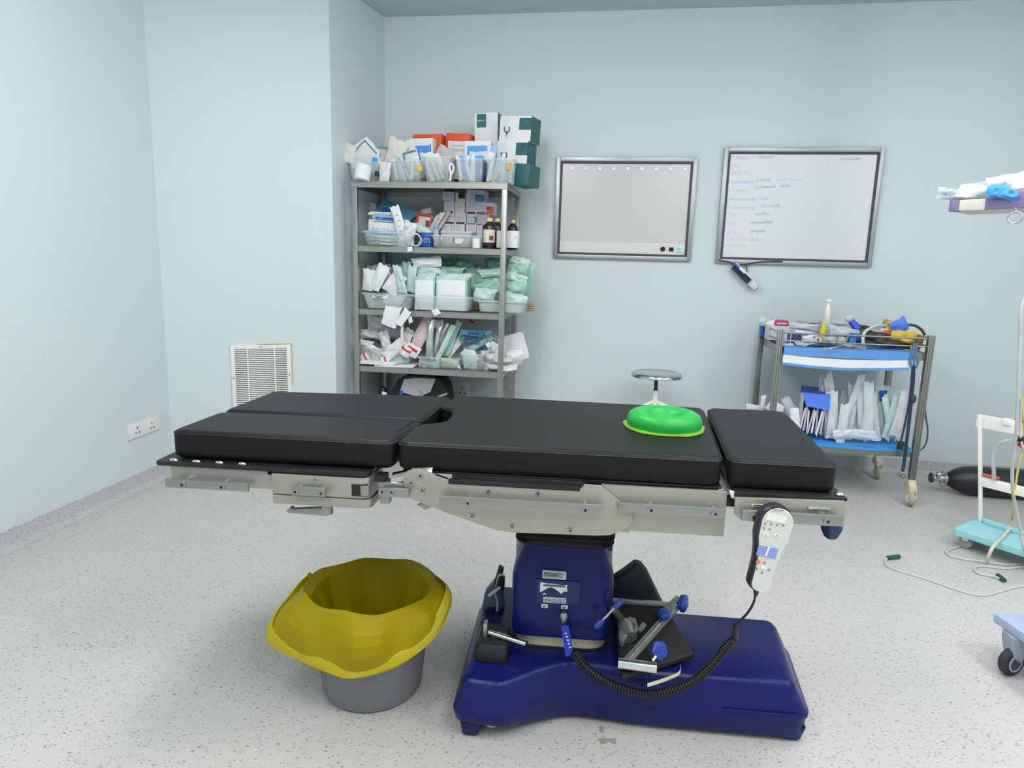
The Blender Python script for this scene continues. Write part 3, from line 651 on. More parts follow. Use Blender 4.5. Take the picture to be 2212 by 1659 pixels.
# bracket with tube lying across the board
def PN(px, py, h):
    """sight line met with the board's face lifted by h"""
    d = TMI.to_3x3() @ _ray(px, py); c = TMI @ CAM; q = (A_+nrm*h)
    return c+d*((q-c).dot(nrm)/d.dot(nrm))
bk = tt('side_rail_clamp', .33, -.1, BZ, 'steel bar clamp with three blue knobs and a short tube lying on the arm board', 'clamp')
a, b = PN(1472, 1297, .022), PN(1352, 1432, .022)
ba('flat_bar', MB().bar(a, b, .026, .012, nrm), M_ZINC, bk, bevel=.002)
ba('bar_rib', MB().bar(a.lerp(b, .35)+nrm*.008, b+nrm*.008, .004, .006, nrm), M_CHR, bk)
a2, b2 = PN(1335, 1432, .026), PN(1418, 1443, .026)
tbm = MB(); dd = (b2-a2); Mz = Matrix.Translation(a2) @ dd.to_track_quat('Z', 'Y').to_matrix().to_4x4()
tbm.lathe([(.012, 0), (.0165, 0), (.0165, dd.length), (.012, dd.length), (.012, .002)], 20, Mz, False, False)
ba('tube', tbm, M_CHR, bk, ang=50)
kn = PN(1424, 1405, .040); st0 = PN(1408, 1428, .03)
ba('knob_stem', MB().cyl(st0, kn, .006, 10), M_CHR, bk)
def knob(c, r, t_, ax, nm='knob', m=M_KNOB, par=bk, lobes=5):
    ax = V3(ax).normalized(); Mq = Matrix.Translation(c) @ ax.to_track_quat('Z', 'Y').to_matrix().to_4x4()
    rings = []
    for f, z in ((.8, -t_/2), (1, -t_*.3), (1, t_*.3), (.8, t_/2)):
        rings.append([Mq @ V3((r*f*(1-.13*max(0, math.cos(lobes*a)))*math.cos(a), r*f*(1-.13*max(0, math.cos(lobes*a)))*math.sin(a), z)) for a in [k*math.pi/15 for k in range(30)]])
    return ba(nm, MB().loft(rings), m, par, ang=50)
knob(kn, .029, .016, (.5, -.75, .45))
knob(PN(1434, 1326, .042), .021, .020, nrm)
knob(PN(1476, 1303, .03), .030, .020, (.85, -.5, .1))
e0, e1 = PN(1438, 1320, .03), PN(1466, 1293, .03)
ba('hook', MB().bar(e0, e1, .022, .02, nrm), M_ZINC, bk, bevel=.003)
ba('hook_tooth', MB().bar(PN(1450, 1318, .034), PN(1462, 1308, .034), .008, .014, nrm), M_ZINC, bk, bevel=.002)
# t-handle clamp lying on the board
tc_ = tt('t_handle_clamp', .20, -.12, BZ, 'cast steel socket clamp with a blue-ended cross handle beside the column', 'clamp')
h0, h1 = BX(1343, 1296, -.175), BX(1285, 1357, -.205)
ba('cross_rod', MB().cyl(h0.lerp(h1, .25), h0.lerp(h1, .8), .0042, 10), M_CHR, tc_)
for p, q in ((h0, h0.lerp(h1, .28)), (h1, h1.lerp(h0, .30))): ba('grip', MB().lathe([(.006, 0), (.010, .004), (.011, (q-p).length*.5), (.0085, (q-p).length*.9), (.006, (q-p).length)], 10, Matrix.Translation(p) @ (q-p).to_track_quat('Z', 'Y').to_matrix().to_4x4()), M_KNOB, tc_)
g0 = h0.lerp(h1, .32); g1 = PN(1345, 1340, .03)
ba('neck', MB().cyl(g0, g1, .011, 12), mat('dark_bronze', (70, 62, 56), .5), tc_)
g2 = PN(1358, 1372, .026)
ba('socket_body', MB().lathe([(.014, 0), (.022, .01), (.024, .03), (.022, .05), (.026, (g2-g1).length+.01)], 14, Matrix.Translation(g1) @ (g2-g1).to_track_quat('Z', 'Y').to_matrix().to_4x4()), M_ZINC, tc_, ang=50)
ba('socket_hole', MB().cyl(PN(1342, 1334, .050), PN(1343, 1335, .046), .009, 12), M_BLKP, tc_)
for pts in (((1335, 1372), (1372, 1352), (1376, 1372), (1356, 1380), (1345, 1400), (1338, 1392)), ((1356, 1342), (1372, 1346), (1378, 1368), (1364, 1378), (1352, 1366))):
    ba('jaw', MB().prism([PN(x, y, .018) for x, y in pts], nrm*.022), M_ZINC, tc_, bevel=.003)
ba('wing_screw', MB().prism([PN(x, y, .020) for x, y in ((1377, 1362), (1388, 1347), (1396, 1354), (1390, 1364), (1380, 1369))], nrm*.010), M_ZINC, tc_, bevel=.002)
# foot pedal with chrome tube
fp = tt('foot_switch', -.22, -.2, BZ, 'black foot switch box with a chrome tube at the left end of the blue base', 'foot switch')
q0, q1, q2 = TZ(1022, 1428, BZ), TZ(1078, 1438, BZ), TZ(1100, 1418, BZ)
xl, xr_ = q0.x+.004, q2.x-.004; yn = q1.y+.01; yf_ = yn+.145
rr0 = rrect(xl, xr_, yn, yf_, .022, 4); rr1 = rrect(xl+.008, xr_-.008, yn+.008, yf_-.008, .018, 4)
ba('housing', MB().loft([[V3((x, y, BZ+.001)) for x, y in rr0], [V3((x, y, BZ+.045)) for x, y in rr0], [V3((x, y, BZ+.057)) for x, y in rr1]]), M_BLKP, fp, ang=40)
ba('socket_plate', MB().box((xl+xr_)/2-.005, (xl+xr_)/2+.025, yn+.05, yn+.085, BZ+.056, BZ+.060), mat('dark_plate', (52, 54, 60), .4), fp, bevel=.001)
ba('mount', MB().box(xl+.020, xl+.032, yn+.055, yn+.085, BZ+.05, BZ+.10), M_ZINC, fp, bevel=.002)
t0, t1 = BX(1056, 1366, yn+.065), BX(1136, 1391, yn+.03)
ba('chrome_tube', MB().cyl(t0, t1, .0095, 16), M_CHR, fp)
ba('tube_end', MB().cyl(t1, t1+(t1-t0).normalized()*.004, .0098, 16), M_BLKP, fp)
# grey-blue leg holder shell behind the column on the left
lh = tt('leg_holder', -.26, .14, BZ, 'grey-blue leg holder shell with a clamp, tucked behind the column', 'leg holder')
M_SHELL = mat('slate_blue_shell', (84, 100, 122), .4, var=.04)
prof = [(1088, 1362, 0), (1052, 1358, .0), (1040, 1325, .0), (1046, 1282, 0), (1072, 1252, 0), (1088, 1258, 0)]
fr_ = [BX(a, b, .10) for a, b, _ in prof]
ba('shell', MB().prism(fr_, (0, .05, 0)), M_SHELL, lh, bevel=.014, seg=3, ang=60)
ba('shell_rim', MB().tube(crv([BX(a, b, .095) for a, b in ((1056, 1356), (1072, 1330), (1074, 1300), (1068, 1278))], 6), .005, 8), mat('pale_rim', (190, 198, 206), .35), lh)
ba('clamp', MB().prism([BX(a, b, .075) for a, b in ((1066, 1262), (1077, 1225), (1088, 1232), (1084, 1246), (1090, 1250), (1089, 1275), (1074, 1276))], (0, .03, 0)), M_BLKP, lh, bevel=.005)
ba('clamp_strap', MB().prism([BX(a, b, .07) for a, b in ((1069, 1268), (1075, 1242), (1082, 1239), (1090, 1244), (1090, 1247), (1082, 1244), (1078, 1248), (1073, 1269))], (0, .008, 0)), M_ZINC, lh, bevel=.001)
ba('lever', MB().cyl(BX(1081, 1268, .07), BX(1055, 1288, .055), .006, 10), mat('pale_lever', (196, 208, 208), .35), lh)
ba('stand_foot', MB().box(fr_[1].x, fr_[0].x, .10, .15, BZ, max(BZ+.01, fr_[0].z+.01)), M_BLKP, lh)

# ------------------------------------------------------------------ waste bin and yellow liner
bc = V3((-.768, 2.0, 0))
M_BIN = mat('grey_bin_plastic', (120, 120, 128), .5, var=.03)
RB, RT, HB = .168, .204, .345
bn = MB()
bn.lathe([(RB-.02, 0), (RB-.006, .004), (RB, .014), (RT, HB-.02)], 40, Matrix.Translation(bc), True, False)
bn.lathe([(RB-.004, .016), (RT-.004, HB-.02)], 40, Matrix.Translation(bc), True, False)
tb = thing('waste_bin', bc, 'round grey plastic bin standing on the floor under the table', 'bin')
add('bucket', bn, M_BIN, tb, ang=50)
add('rim', MB().lathe([(RT-.005, HB-.022), (RT+.008, HB-.022), (RT+.012, HB-.012), (RT+.010, HB), (RT, HB+.003), (RT-.006, HB-.004), (RT-.005, HB-.022)], 40, Matrix.Translation(bc), False, False), mat('bin_rim_grey', (96, 96, 102), .5), tb, ang=50)
# liner: the hem of the folded-over mouth as (angle, reach, height); angle 0 points right, -90 towards the viewer
hem_px = [((973, 1303), .335), ((945, 1368), .270), ((900, 1412), .225), ((862, 1440), .20), ((800, 1460), .185), ((748, 1466), .18), ((700, 1450), .185), ((648, 1428), .195), ((600, 1400), .21), ((567, 1378), .225), ((604, 1335), .27), ((640, 1292), .33)]
hs = []
for (px, py), z in hem_px:
    p = WZ(px, py, z); hs.append((math.degrees(math.atan2(p.y-bc.y, p.x-bc.x)) % 360, math.hypot(p.x-bc.x, p.y-bc.y), z))
hs = [h if h[0] > 100 else (h[0]+360, h[1], h[2]) for h in hs]
hs.sort()
hs = [(20, .235, .33), (60, .232, .30), (90, .228, .30), (125, .235, .30), (150, .25, .30)]+[h for h in hs if h[0] > 160]
hs = [(hs[-1][0]-360, hs[-1][1], hs[-1][2])]+hs+[(hs[0][0]+360, hs[0][1], hs[0][2])]
def hem_at(a):
    a %= 360
    if a < hs[0][0]: a += 360
    for (a0, r0, z0), (a1, r1, z1) in zip(hs, hs[1:]):
        if a0 <= a <= a1:
            f = (a-a0)/max(1e-6, a1-a0); return r0+(r1-r0)*f, z0+(z1-z0)*f
    return hs[-1][1], hs[-1][2]
def hem_s(a):
    q = [hem_at(a+d) for d in (-4, 0, 4)]; return sum(x[0] for x in q)/3, sum(x[1] for x in q)/3
NA = 144; rings = [[] for _ in range(15)]
def fold_(a): return .55*math.sin(5*a+1)+.3*math.sin(9*a+.4)+.25*math.sin(16*a)
for k in range(NA):
    a = 2*math.pi*k/NA; hr_, hz = hem_s(math.degrees(a)); cs, sn = math.cos(a), math.sin(a)
    def at(r, z): return bc+V3((cs*r, sn*r, z))
    fo = fold_(a); tri = abs(((a*4.5/math.pi) % 1)-.5)*2-.5
    ro = RT+.004+.012*max(0, -cs)+.003*fo+.003*tri
    zr = HB+.026+.006*math.sin(2*a+.4)+.004*math.sin(7*a)+.012*max(0, -sn)
    rings[0].append(at(.06, .03)); rings[1].append(at(RB*.80, .035)); rings[2].append(at(RB*.84-.004+.020*tri, .10)); rings[3].append(at(RB*.90+.018*tri+.004*fo, .20)); rings[4].append(at(RT-.026+.010*tri+.003*fo, HB-.05))
    rings[5].append(at(RT-.012+.001*fo, HB+.006)); rings[6].append(at(ro, zr)); rings[7].append(at(ro+.009, zr-.006))
    for j, f in enumerate((.12, .28, .46, .64, .82, .95, 1)):
        r_ = ro+.009+(hr_-ro-.009)*f; z_ = zr-.006+(hz-zr+.006)*f
        bulge = math.sin(math.pi*min(1, f*1.05))
        front = max(0, -sn)
        r_ += bulge*(.018+.010*tri+.006*fo)*(.3+.7*front); z_ += bulge*.010
        for a_, w_, k_ in ((285, 22, .020), (250, 12, -.012), (222, 20, .014), (200, 10, -.014), (312, 14, -.012), (335, 12, .012)):
            dd_ = abs((math.degrees(a)-a_)/w_)
            if dd_ < 1: r_ += k_*(1-dd_)*bulge; z_ += k_*.4*(1-dd_)*bulge
        rings[8+j].append(at(r_, z_))
M_BAG = mat('yellow_bag_film', (182, 160, 4), .48, var=.05, vs=14, bump=.25, bs=30, film=.3, spec=.25)
lb = MB().loft(rings, True, False)
ln_ = thing('bin_liner', bc+V3((0, 0, .03)), 'yellow plastic bag lining the grey bin, its mouth folded over the rim', 'bin liner')
add('bag', lb, M_BAG, ln_, ang=12)
last = rings[14]
def hemring(d, z): return [p+V3((math.cos(2*math.pi*k/NA)*d, math.sin(2*math.pi*k/NA)*d, z+.004*math.sin(2*math.pi*k/NA*6+1))) for k, p in enumerate(last)]
add('hem', MB().loft([last, hemring(.008, .008), hemring(.006, .026), hemring(-.002, .040), hemring(-.014, .050)], False, False), mat('yellow_hem', (206, 186, 20), .4, film=.3), ln_, ang=24)
# knotted twist on the left of the mouth
kt = [bc+V3((-.245+.01*i, .05-.028*i, HB+.015+.006*math.sin(2*i))) for i in range(5)]
add('mouth_twist', MB().tube(crv(kt, 4), [.004+.006*math.sin(math.pi*i/16) for i in range(17)], 7), M_BAG, ln_)
# ================================================================== steel shelving in the alcove
M_STEEL = mat('shelf_steel', (158, 158, 154), .38, .75, var=.05, vs=5, bump=.05, bs=200)
FY, BY = 4.5, 5.06
SXL, SXR = WY(770, 600, FY).x, WY(1086, 600, FY).x
LV = [1.967, 1.538, 1.103, .697, .26]
shf = thing('steel_shelving', ((SXL+SXR)/2, (FY+BY)/2, 0), 'stainless steel shelving unit with four loaded shelves in the corner', 'shelving')
PW = .036
for x in (SXL, SXR):
    for y in (FY, BY):
        add('post', MB().box(x-PW/2, x+PW/2, y-PW/2, y+PW/2, 0, LV[0]-.004), M_STEEL, shf, bevel=.003)
        add('foot_cap', MB().box(x-PW/2-.003, x+PW/2+.003, y-PW/2-.003, y+PW/2+.003, 0, .02), M_BLKP, shf)
for i, z in enumerate(LV):
    e = PW/2+.003 if i == 0 else -.001
    x0, x1, y0, y1 = SXL-e, SXR+e, FY-(PW/2+.004 if i == 0 else .012), BY+(PW/2 if i == 0 else .01)
    if i: x0, x1 = SXL-.012, SXR+.012
    m = MB(); h = .042 if i == 0 else .04
    m.box(x0, x1, y0, y1, z-.006, z)
    m.box(x0, x1, y0, y0+.004, z-h, z-.006).box(x0, x1, y1-.004, y1, z-h, z-.006).box(x0, x0+.004, y0+.004, y1-.004, z-h, z-.006).box(x1-.004, x1, y0+.004, y1-.004, z-h, z-.006)
    add('shelf', m, M_STEEL, shf, bevel=.0008, seg=1)
for x, y in ((SXR, BY),):
    for z in (.62, .50, .35): add('bolt', MB().cyl((x, y-PW/2-.003, z), (x, y-PW/2, z), .006, 10), M_CHR, shf)

# ---------------------------------------------------------------- kinds of supplies
M_TUB = mat('clear_tub_plastic', (226, 232, 232), .25, var=0, see=.76)
M_TUBF = mat('frosted_tub_plastic', (220, 228, 228), .35, var=0, see=.45, film=.2)
M_PAPER = mat('white_paper', (224, 224, 226), .7, var=.04)
M_PAPW = mat('warm_paper', (214, 208, 204), .7, var=.05)
M_PAPG = mat('grey_paper', (186, 182, 184), .7, var=.05)
M_FILM = mat('glossy_white_film', (222, 222, 224), .25, var=.06, vs=40, bump=.4, bs=40, film=.15)
M_CLEAR = mat('clear_film', (222, 228, 232), .2, var=.05, bump=.3, bs=40, see=.35)
M_GREEN = mat('mint_sterile_film', (168, 212, 199), .3, var=.08, vs=30, bump=.4, bs=45, film=.25)
M_GREEN2 = mat('pale_mint_film', (202, 226, 220), .3, var=.07, vs=30, bump=.4, bs=45, film=.2)
M_GREEN3 = mat('deep_mint_film', (130, 186, 170), .3, var=.08, vs=30, bump=.4, bs=45, film=.2)
M_TEALF = mat('teal_blue_film', (96, 158, 184), .3, var=.1, vs=30, bump=.4, bs=45, film=.2)
M_BLUEP = mat('print_sky_blue', (60, 150, 226), .45)
M_BLUEL = mat('pack_light_blue', (150, 186, 224), .5)
M_BLUED = mat('print_royal_blue', (40, 84, 178), .45)
M_NAVY = mat('pack_navy', (44, 60, 110), .5)
M_ORANGE = mat('carton_orange', (222, 84, 36), .5)
M_RED = mat('print_red', (206, 44, 48), .5)
M_YEL = mat('sticker_yellow', (232, 182, 30), .5)
M_DGREEN = mat('carton_dark_green', (34, 96, 100), .5)
M_LILAC = mat('carton_lilac_white', (206, 202, 212), .6)
M_PINK = mat('pale_pink_pack', (220, 198, 202), .6)
M_BEIGE = mat('beige_board', (186, 174, 150), .7)
M_BROWN = mat('brown_bottle', (52, 32, 32), .3)
M_YCAP = mat('cream_yellow_cap', (226, 216, 140), .45)
M_GOLD = mat('sticker_gold', (196, 150, 60), .5)
M_GFRAME = mat('print_slate', (96, 104, 128), .6)
M_FOIL = mat('foil_tube', (206, 206, 208), .22, .5, var=.1, vs=60, bump=.5, bs=60)
PXM = lambda Y: (WY(930, 560, Y)-WY(929, 560, Y)).length
class Fr:
    """front plane of a thing: centre, axes across and up, metre sizes"""
    def __init__(s, c, w, h, ang, Y, lean=0, yaw=0):
        a = RD(ang); M = Matrix.Rotation(RD(yaw), 3, 'Z') @ Matrix.Rotation(RD(lean), 3, 'X')
        s.c = c; s.w = w; s.h = h; s.x = M @ V3((math.cos(a), 0, -math.sin(a))); s.y = M @ V3((math.sin(a), 0, math.cos(a))); s.n = s.x.cross(s.y)  # towards the viewer
    def p(s, u, v, d=0): return s.c+s.x*(u*s.w)+s.y*(v*s.h)+s.n*d
def fr_at(cx, cy, w, h, ang, Y, lean=0, yaw=0):
    k = PXM(Y); return Fr(WY(cx, cy, Y), w*k, h*k, ang, Y, lean, yaw)
def panel(nm, F, u0, v0, u1, v1, m, par, d=.0, t=.0012):
    """flat printed panel; u,v run -.5...5 over the face"""
    return add(nm, MB().hexa([F.p(u0, v0, d-.0006), F.p(u1, v0, d-.0006), F.p(u1, v1, d-.0006), F.p(u0, v1, d-.0006), F.p(u0, v0, d+t), F.p(u1, v0, d+t), F.p(u1, v1, d+t), F.p(u0, v1, d+t)]), m, par, sm=False)
SEED = [100]; WARP = [1.0]; CUR = [None]; TOPZ = [None]; MINY = [4.49]
def carton(name, label, cat, cx, cy, w, h, ang, Y, dep, m, grp=None, lean=0, yaw=0, panels=(), bv=.002):
    F = fr_at(cx, cy, w, h, ang, Y, lean, yaw)
    mb = MB().hexa([F.p(-.5, -.5, -dep), F.p(.5, -.5, -dep), F.p(.5, .5, -dep), F.p(-.5, .5, -dep), F.p(-.5, -.5), F.p(.5, -.5), F.p(.5, .5), F.p(-.5, .5)])
    o = add(name, settle(mb, Y), m, bevel=bv, label=label, cat=cat, group=grp)
    for nm, u0, v0, u1, v1, pm in panels: panel(nm, F, u0-.5, v0-.5, u1-.5, v1-.5, pm, o)
    o_F[o.name] = (F, dep); return o
o_F = {}
def side_panel(o, u0, v0, u1, v1, m, nm='side_print'):
    """print on the right-hand side face"""
    F, dep = o_F[o.name]; q = lambda u, v, e: F.p(.5, v-.5, -dep*u)+F.x*e
    add(nm, MB().hexa([q(u0, v0, -.0004), q(u1, v0, -.0004), q(u1, v1, -.0004), q(u0, v1, -.0004), q(u0, v0, .001), q(u1, v0, .001), q(u1, v1, .001), q(u0, v1, .001)]), m, o, sm=False)
def pouch_mesh(F, th, seed, nu=9, nv=10, seal=.12, wav=.012):
    r = random.Random(seed); ph = [r.random()*6 for _ in range(6)]; sz = min(F.w, F.h)
    def prof(u, v):
        a = max(0, 1-abs(u)/(.5-seal*.4)); b = max(0, 1-abs(v)/(.5-seal*.7))
        return (min(1, a*2.2)*min(1, b*2.6))**.6
    co = [(r.uniform(-.13, .13), r.uniform(-.10, .10)) for _ in range(4)]; bx_, by_ = r.uniform(-.07, .07), r.uniform(-.05, .05)
    def warp(u, v):
        a, b = u+.5, v+.5; wt = ((1-a)*(1-b), a*(1-b), (1-a)*b, a*b)
        return u+WARP[0]*(sum(w_*c[0] for w_, c in zip(wt, co))+bx_*math.sin(math.pi*b)), v+WARP[0]*(sum(w_*c[1] for w_, c in zip(wt, co))+by_*math.sin(math.pi*a)+.02*math.sin(13*a+ph[3])*b)
    def pt(u, v, sgn):
        b = prof(u, v); wob = wav*sz*4*(math.sin(5*u+ph[0])*math.cos(4*v+ph[1])+.6*math.sin(11*v+ph[2]+3*u))
        edge = .02*(math.sin(17*u+ph[3])*(abs(v) > .45)+math.sin(15*v+ph[4])*(abs(u) > .45))
        lump = 1+.35*math.sin(9*u+ph[5])*math.sin(8*v+ph[0])
        uu, vv = warp(u, v); return F.p(uu*(1+edge)*(1-.05*b), vv*(1+edge), sgn*th*.5*b*lump+wob*.5)
    us = [i/nu-.5 for i in range(nu+1)]; vs = [j/nv-.5 for j in range(nv+1)]
    mb = MB(); n1 = nu+1
    A = [pt(u, v, 1) for v in vs for u in us]; B = [pt(u, v, -1)-F.n*.0008 for v in vs for u in us]
    fs = []; k = len(A)
    for j in range(nv):
        for i in range(nu):
            a = j*n1+i; fs.append((a, a+1, a+n1+1, a+n1)); fs.append((k+a, k+a+n1, k+a+n1+1, k+a+1))
    rim = [i for i in range(n1)]+[j*n1+nu for j in range(1, nv+1)]+[nv*n1+i for i in range(nu-1, -1, -1)]+[j*n1 for j in range(nv-1, 0, -1)]
    for a, b in zip(rim, rim[1:]+rim[:1]): fs.append((a, k+a, k+b, b))
    return mb.add(A+B, fs)
SEED = [100]; WARP = [1.0]; CUR = [None]; TOPZ = [None]; MINY = [4.49]
def settle(mb, Y):
    if CUR[0] is None or Y < MINY[0]: return mb
    for p in mb.v:
        if p.z < CUR[0]+.0015: p.z = CUR[0]+.0015
        if p.y > YB-.004: p.y = YB-.004
        if TOPZ[0] and p.z > TOPZ[0]: p.z = TOPZ[0]
    return mb
def pouch(name, label, cat, cx, cy, w, h, ang, Y, m, grp=None, th=.02, lean=0, yaw=0, panels=(), ang_s=40, nu=9, nv=10, wav=.012):
    SEED[0] += 1; F = fr_at(cx, cy, w, h, ang, Y, lean, yaw)
    o = add(name, settle(pouch_mesh(F, th, SEED[0], nu, nv, wav=wav), Y), m, ang=ang_s, label=label, cat=cat, group=grp)
    for nm, u0, v0, u1, v1, pm in panels: panel(nm, F, u0-.5, v0-.5, u1-.5, v1-.5, pm, o, d=th*.5+.002)
    return o
def tub(name, label, cat, x0, y0, x1, y1, Y, dep, m, zb=None, taper=.86, rim=.012, grp=None):
    a, b = WY(x0, y0, Y), WY(x1, y0, Y); c = WY((x0+x1)/2, y1, Y); z0 = c.z if zb is None else zb; z1 = (a.z+b.z)/2
    X0, X1 = a.x, b.x; cx, cy_ = (X0+X1)/2, Y+dep/2; hx, hy = (X1-X0)/2, dep/2
    def rr(f, z, g=0): return [V3((cx+p, cy_+q, z)) for p, q in rrect(-hx*f-g, hx*f+g, -hy*f-g, hy*f+g, min(hx, hy)*.22, 4)]
    t = thing(name, (cx, cy_, z0), label, cat, grp)
    h = z1-z0
    add('shell', MB().loft([rr(taper*.9, z0+.001), rr(taper, z0+.010), rr(.985, z1-.008), rr(.985, z1-.008, -.002), rr(taper, z0+.012, -.003), rr(taper*.9, z0+.004, -.003)]), m, t, ang=40)
    add('rim', MB().loft([rr(.985, z1-.010, -.001), rr(.985, z1-.010, rim), rr(.985, z1, rim), rr(.985, z1+.001, -.001), rr(.985, z1-.010, -.001)], False, False), m, t, ang=40)
    return t
def roll(name, label, cat, a, b, r, Ya, Yb, m, grp=None, hole=True):
    p, q = WY(*a, Ya), WY(*b, Yb); k = PXM(Ya)*r; d = q-p; M = Matrix.Translation(p) @ d.to_track_quat('Z', 'Y').to_matrix().to_4x4(); L = d.length
    o = add(name, MB().lathe([(k*.25, .004), (k*.3, .001), (k*.9, 0), (k, k*.08), (k, L-k*.08), (k*.9, L), (k*.3, L-.001), (k*.25, L-.004)], 18, M), m, label=label, cat=cat, group=grp, ang=50)
    return o
def bottle(name, label, x0, x1, ytop, Y, zb, bm, cm, lm, shoulder=.72, rad=1.0, capw=.42, parts=()):
    zb += .0015; a, b = WY(x0, ytop, Y), WY(x1, ytop, Y); r = (b.x-a.x)/2; cx = (a.x+b.x)/2; h = a.z-zb
    t = thing(name, (cx, Y+r, zb), label, 'bottle'); M = Matrix.Translation((cx, Y+r, zb))
    add('body', MB().lathe([(r*.9, 0), (r, .006), (r, h*shoulder), (r*.86, h*(shoulder+.06)), (r*capw*.9, h*.88), (r*capw*.9, h*.90)], 22, M), bm, t, ang=50)
    add('cap', MB().lathe([(r*capw, h*.89), (r*capw, h*.985), (r*capw*.9, h)], 18, M), cm, t, ang=40)
    if lm:
        n = 12; rings = [[M @ V3(((r+.0008)*math.sin(-1.0+2.0*i/n), -(r+.0008)*math.cos(-1.0+2.0*i/n), z)) for i in range(n+1)] for z in (h*.2, h*.62)]
        rings2 = [[M @ V3(((r-.0005)*math.sin(-1.0+2.0*i/n), -(r-.0005)*math.cos(-1.0+2.0*i/n), z)) for i in range(n+1)] for z in (h*.62, h*.2)]
        lb_ = add('label', MB().loft(rings+rings2+[rings[0]], False, False, False), lm, t, label='cream paper label')
        rings = [[M @ V3(((r+.0016)*math.sin(.1+.6*i/6), -(r+.0016)*math.cos(.1+.6*i/6), z)) for i in range(7)] for z in (h*.27, h*.42)]
        add('label_spot', MB().loft(rings, False, False, False), mat('label_rust', (120, 66, 56), .6), lb_)
    return t

# ================================================================== top shelf
T1 = LV[0]; CUR[0] = T1
tub('clear_tub', 'clear tub of square dressings at the left end of the top shelf', 'tub', 752, 349, 824, 390, 4.53, .20, M_TUB, T1)
tub('clear_tub', 'clear tub with a yellow sticker, second from left on the top shelf', 'tub', 836, 346, 911, 390, 4.53, .20, M_TUB, T1)
tub('clear_tub', 'clear tub of thin white tube packs in the middle of the top shelf', 'tub', 914, 338, 973, 390, 4.53, .20, M_TUB, T1)
tub('clear_tub', 'clear tub of white and sky-blue syringe packs on the top shelf', 'tub', 984, 342, 1044, 391, 4.53, .20, M_TUB, T1)
tub('clear_tub', 'clear tub with an amber sticker at the right of the top shelf', 'tub', 1049, 342, 1110, 392, 4.53, .20, M_TUB, T1)
Fq = fr_at(907, 364, 10, 16, 0, 4.522); add('round_sticker', MB().cyl(Fq.p(0, 0, 0), Fq.p(0, 0, .001), .018, 16), M_YEL, label='round yellow sticker on a clear tub', cat='sticker')
Fq = fr_at(1101, 359, 10, 14, 0, 4.522); panel_o = add('amber_sticker', MB().hexa([Fq.p(-.5, -.5, 0), Fq.p(.5, -.5, 0), Fq.p(.5, .5, 0), Fq.p(-.5, .5, 0), Fq.p(-.5, -.5, .001), Fq.p(.5, -.5, .001), Fq.p(.5, .5, .001), Fq.p(-.5, .5, .001)]), M_GOLD, label='small amber sticker on the right-hand clear tub', cat='sticker', sm=False)
# dressing with dark square outline, standing on its corner
F = fr_at(789, 331, 55, 55, 45, 4.66)
o = add('dressing_pack', pouch_mesh(F, .012, 3, wav=.004), M_PAPER, label='square white dressing pack on its corner with a dark outline', cat='pack')
for u0, v0, u1, v1 in ((-.34, .30, .34, .335), (-.34, -.34, -.305, .30)):
    panel('outline', F, u0, v0, u1, v1, M_GFRAME, o, d=.008)
pouch('paper_pouch', 'crumpled cream paper wrapper at the far left of the top shelf', 'pouch', 757, 334, 26, 36, 15, 4.60, M_PAPW)
pouch('film_pouch', 'clear film pouch with a blue tab in the leftmost tub', 'pouch', 790, 352, 58, 34, 12, 4.60, M_CLEAR, panels=(('blue_tab', .74, .42, .92, .92, M_BLUEP),))
pouch('instrument_pouch', 'grey instrument pouch between the two left tubs', 'pouch', 828, 342, 26, 46, 4, 4.66, M_PAPG, panels=(('dark_edge', .1, .92, .95, .97, M_GFRAME), ('dark_slot', .8, .6, .95, .85, M_GFRAME)))
roll('bandage_roll', 'white bandage roll leaning over the left end of the top shelf', 'bandage', (787, 358), (781, 391), 17, 4.50, 4.475, M_PAPER)
pouch('film_pack', 'shiny white film pack hanging over the top shelf lip', 'pack', 831, 373, 24, 40, 6, 4.485, M_FILM, th=.03)
carton('black_clip', 'small black clip between bandage roll and shiny pack', 'clip', 814, 375, 10, 10, 10, 4.49, .012, M_BLKP)
pouch('paper_pouch', 'tall pale paper pouch standing in the second tub', 'pouch', 857, 338, 38, 70, 14, 4.64, M_PAPW, th=.016)
pouch('paper_pouch', 'white paper pouch behind the yellow stickered tub', 'pouch', 878, 341, 40, 66, -8, 4.70, M_PAPER, th=.016)
F = fr_at(886, 351, 36, 50, -14, 4.585)
o = add('dressing_pack', pouch_mesh(F, .012, 9, wav=.004), M_CLEAR, label='film dressing pack with a slate outline in the second tub', cat='pack')
for u0, v0, u1, v1 in ((-.30, -.36, -.22, .42), (-.22, .36, .48, .42), (-.30, -.42, .1, -.36)): panel('outline', F, u0, v0, u1, v1, M_GFRAME, o, d=.009)
for i, (cx, cy, w_, h_, a, m) in enumerate(((862, 368, 7, 40, -18, M_BLUEL), (869, 372, 7, 34, -26, M_CLEAR), (853, 368, 7, 38, -12, M_PAPER), (880, 376, 6, 26, -30, M_BLUEL))):
    pouch('syringe_pack', ('pale blue syringe pack leaning left in the second tub', 'clear syringe pack between blue ones in the second tub', 'white syringe pack at the left side of the second tub', 'short blue syringe pack low in the second tub')[i], 'pack', cx, cy, w_, h_, a, 4.55, m, th=.012, nu=4, nv=8)
roll('cotton_roll', 'white cotton roll upright at the right of the second tub', 'roll', (889, 388), (892, 349), 4, 4.56, 4.56, M_PAPER)
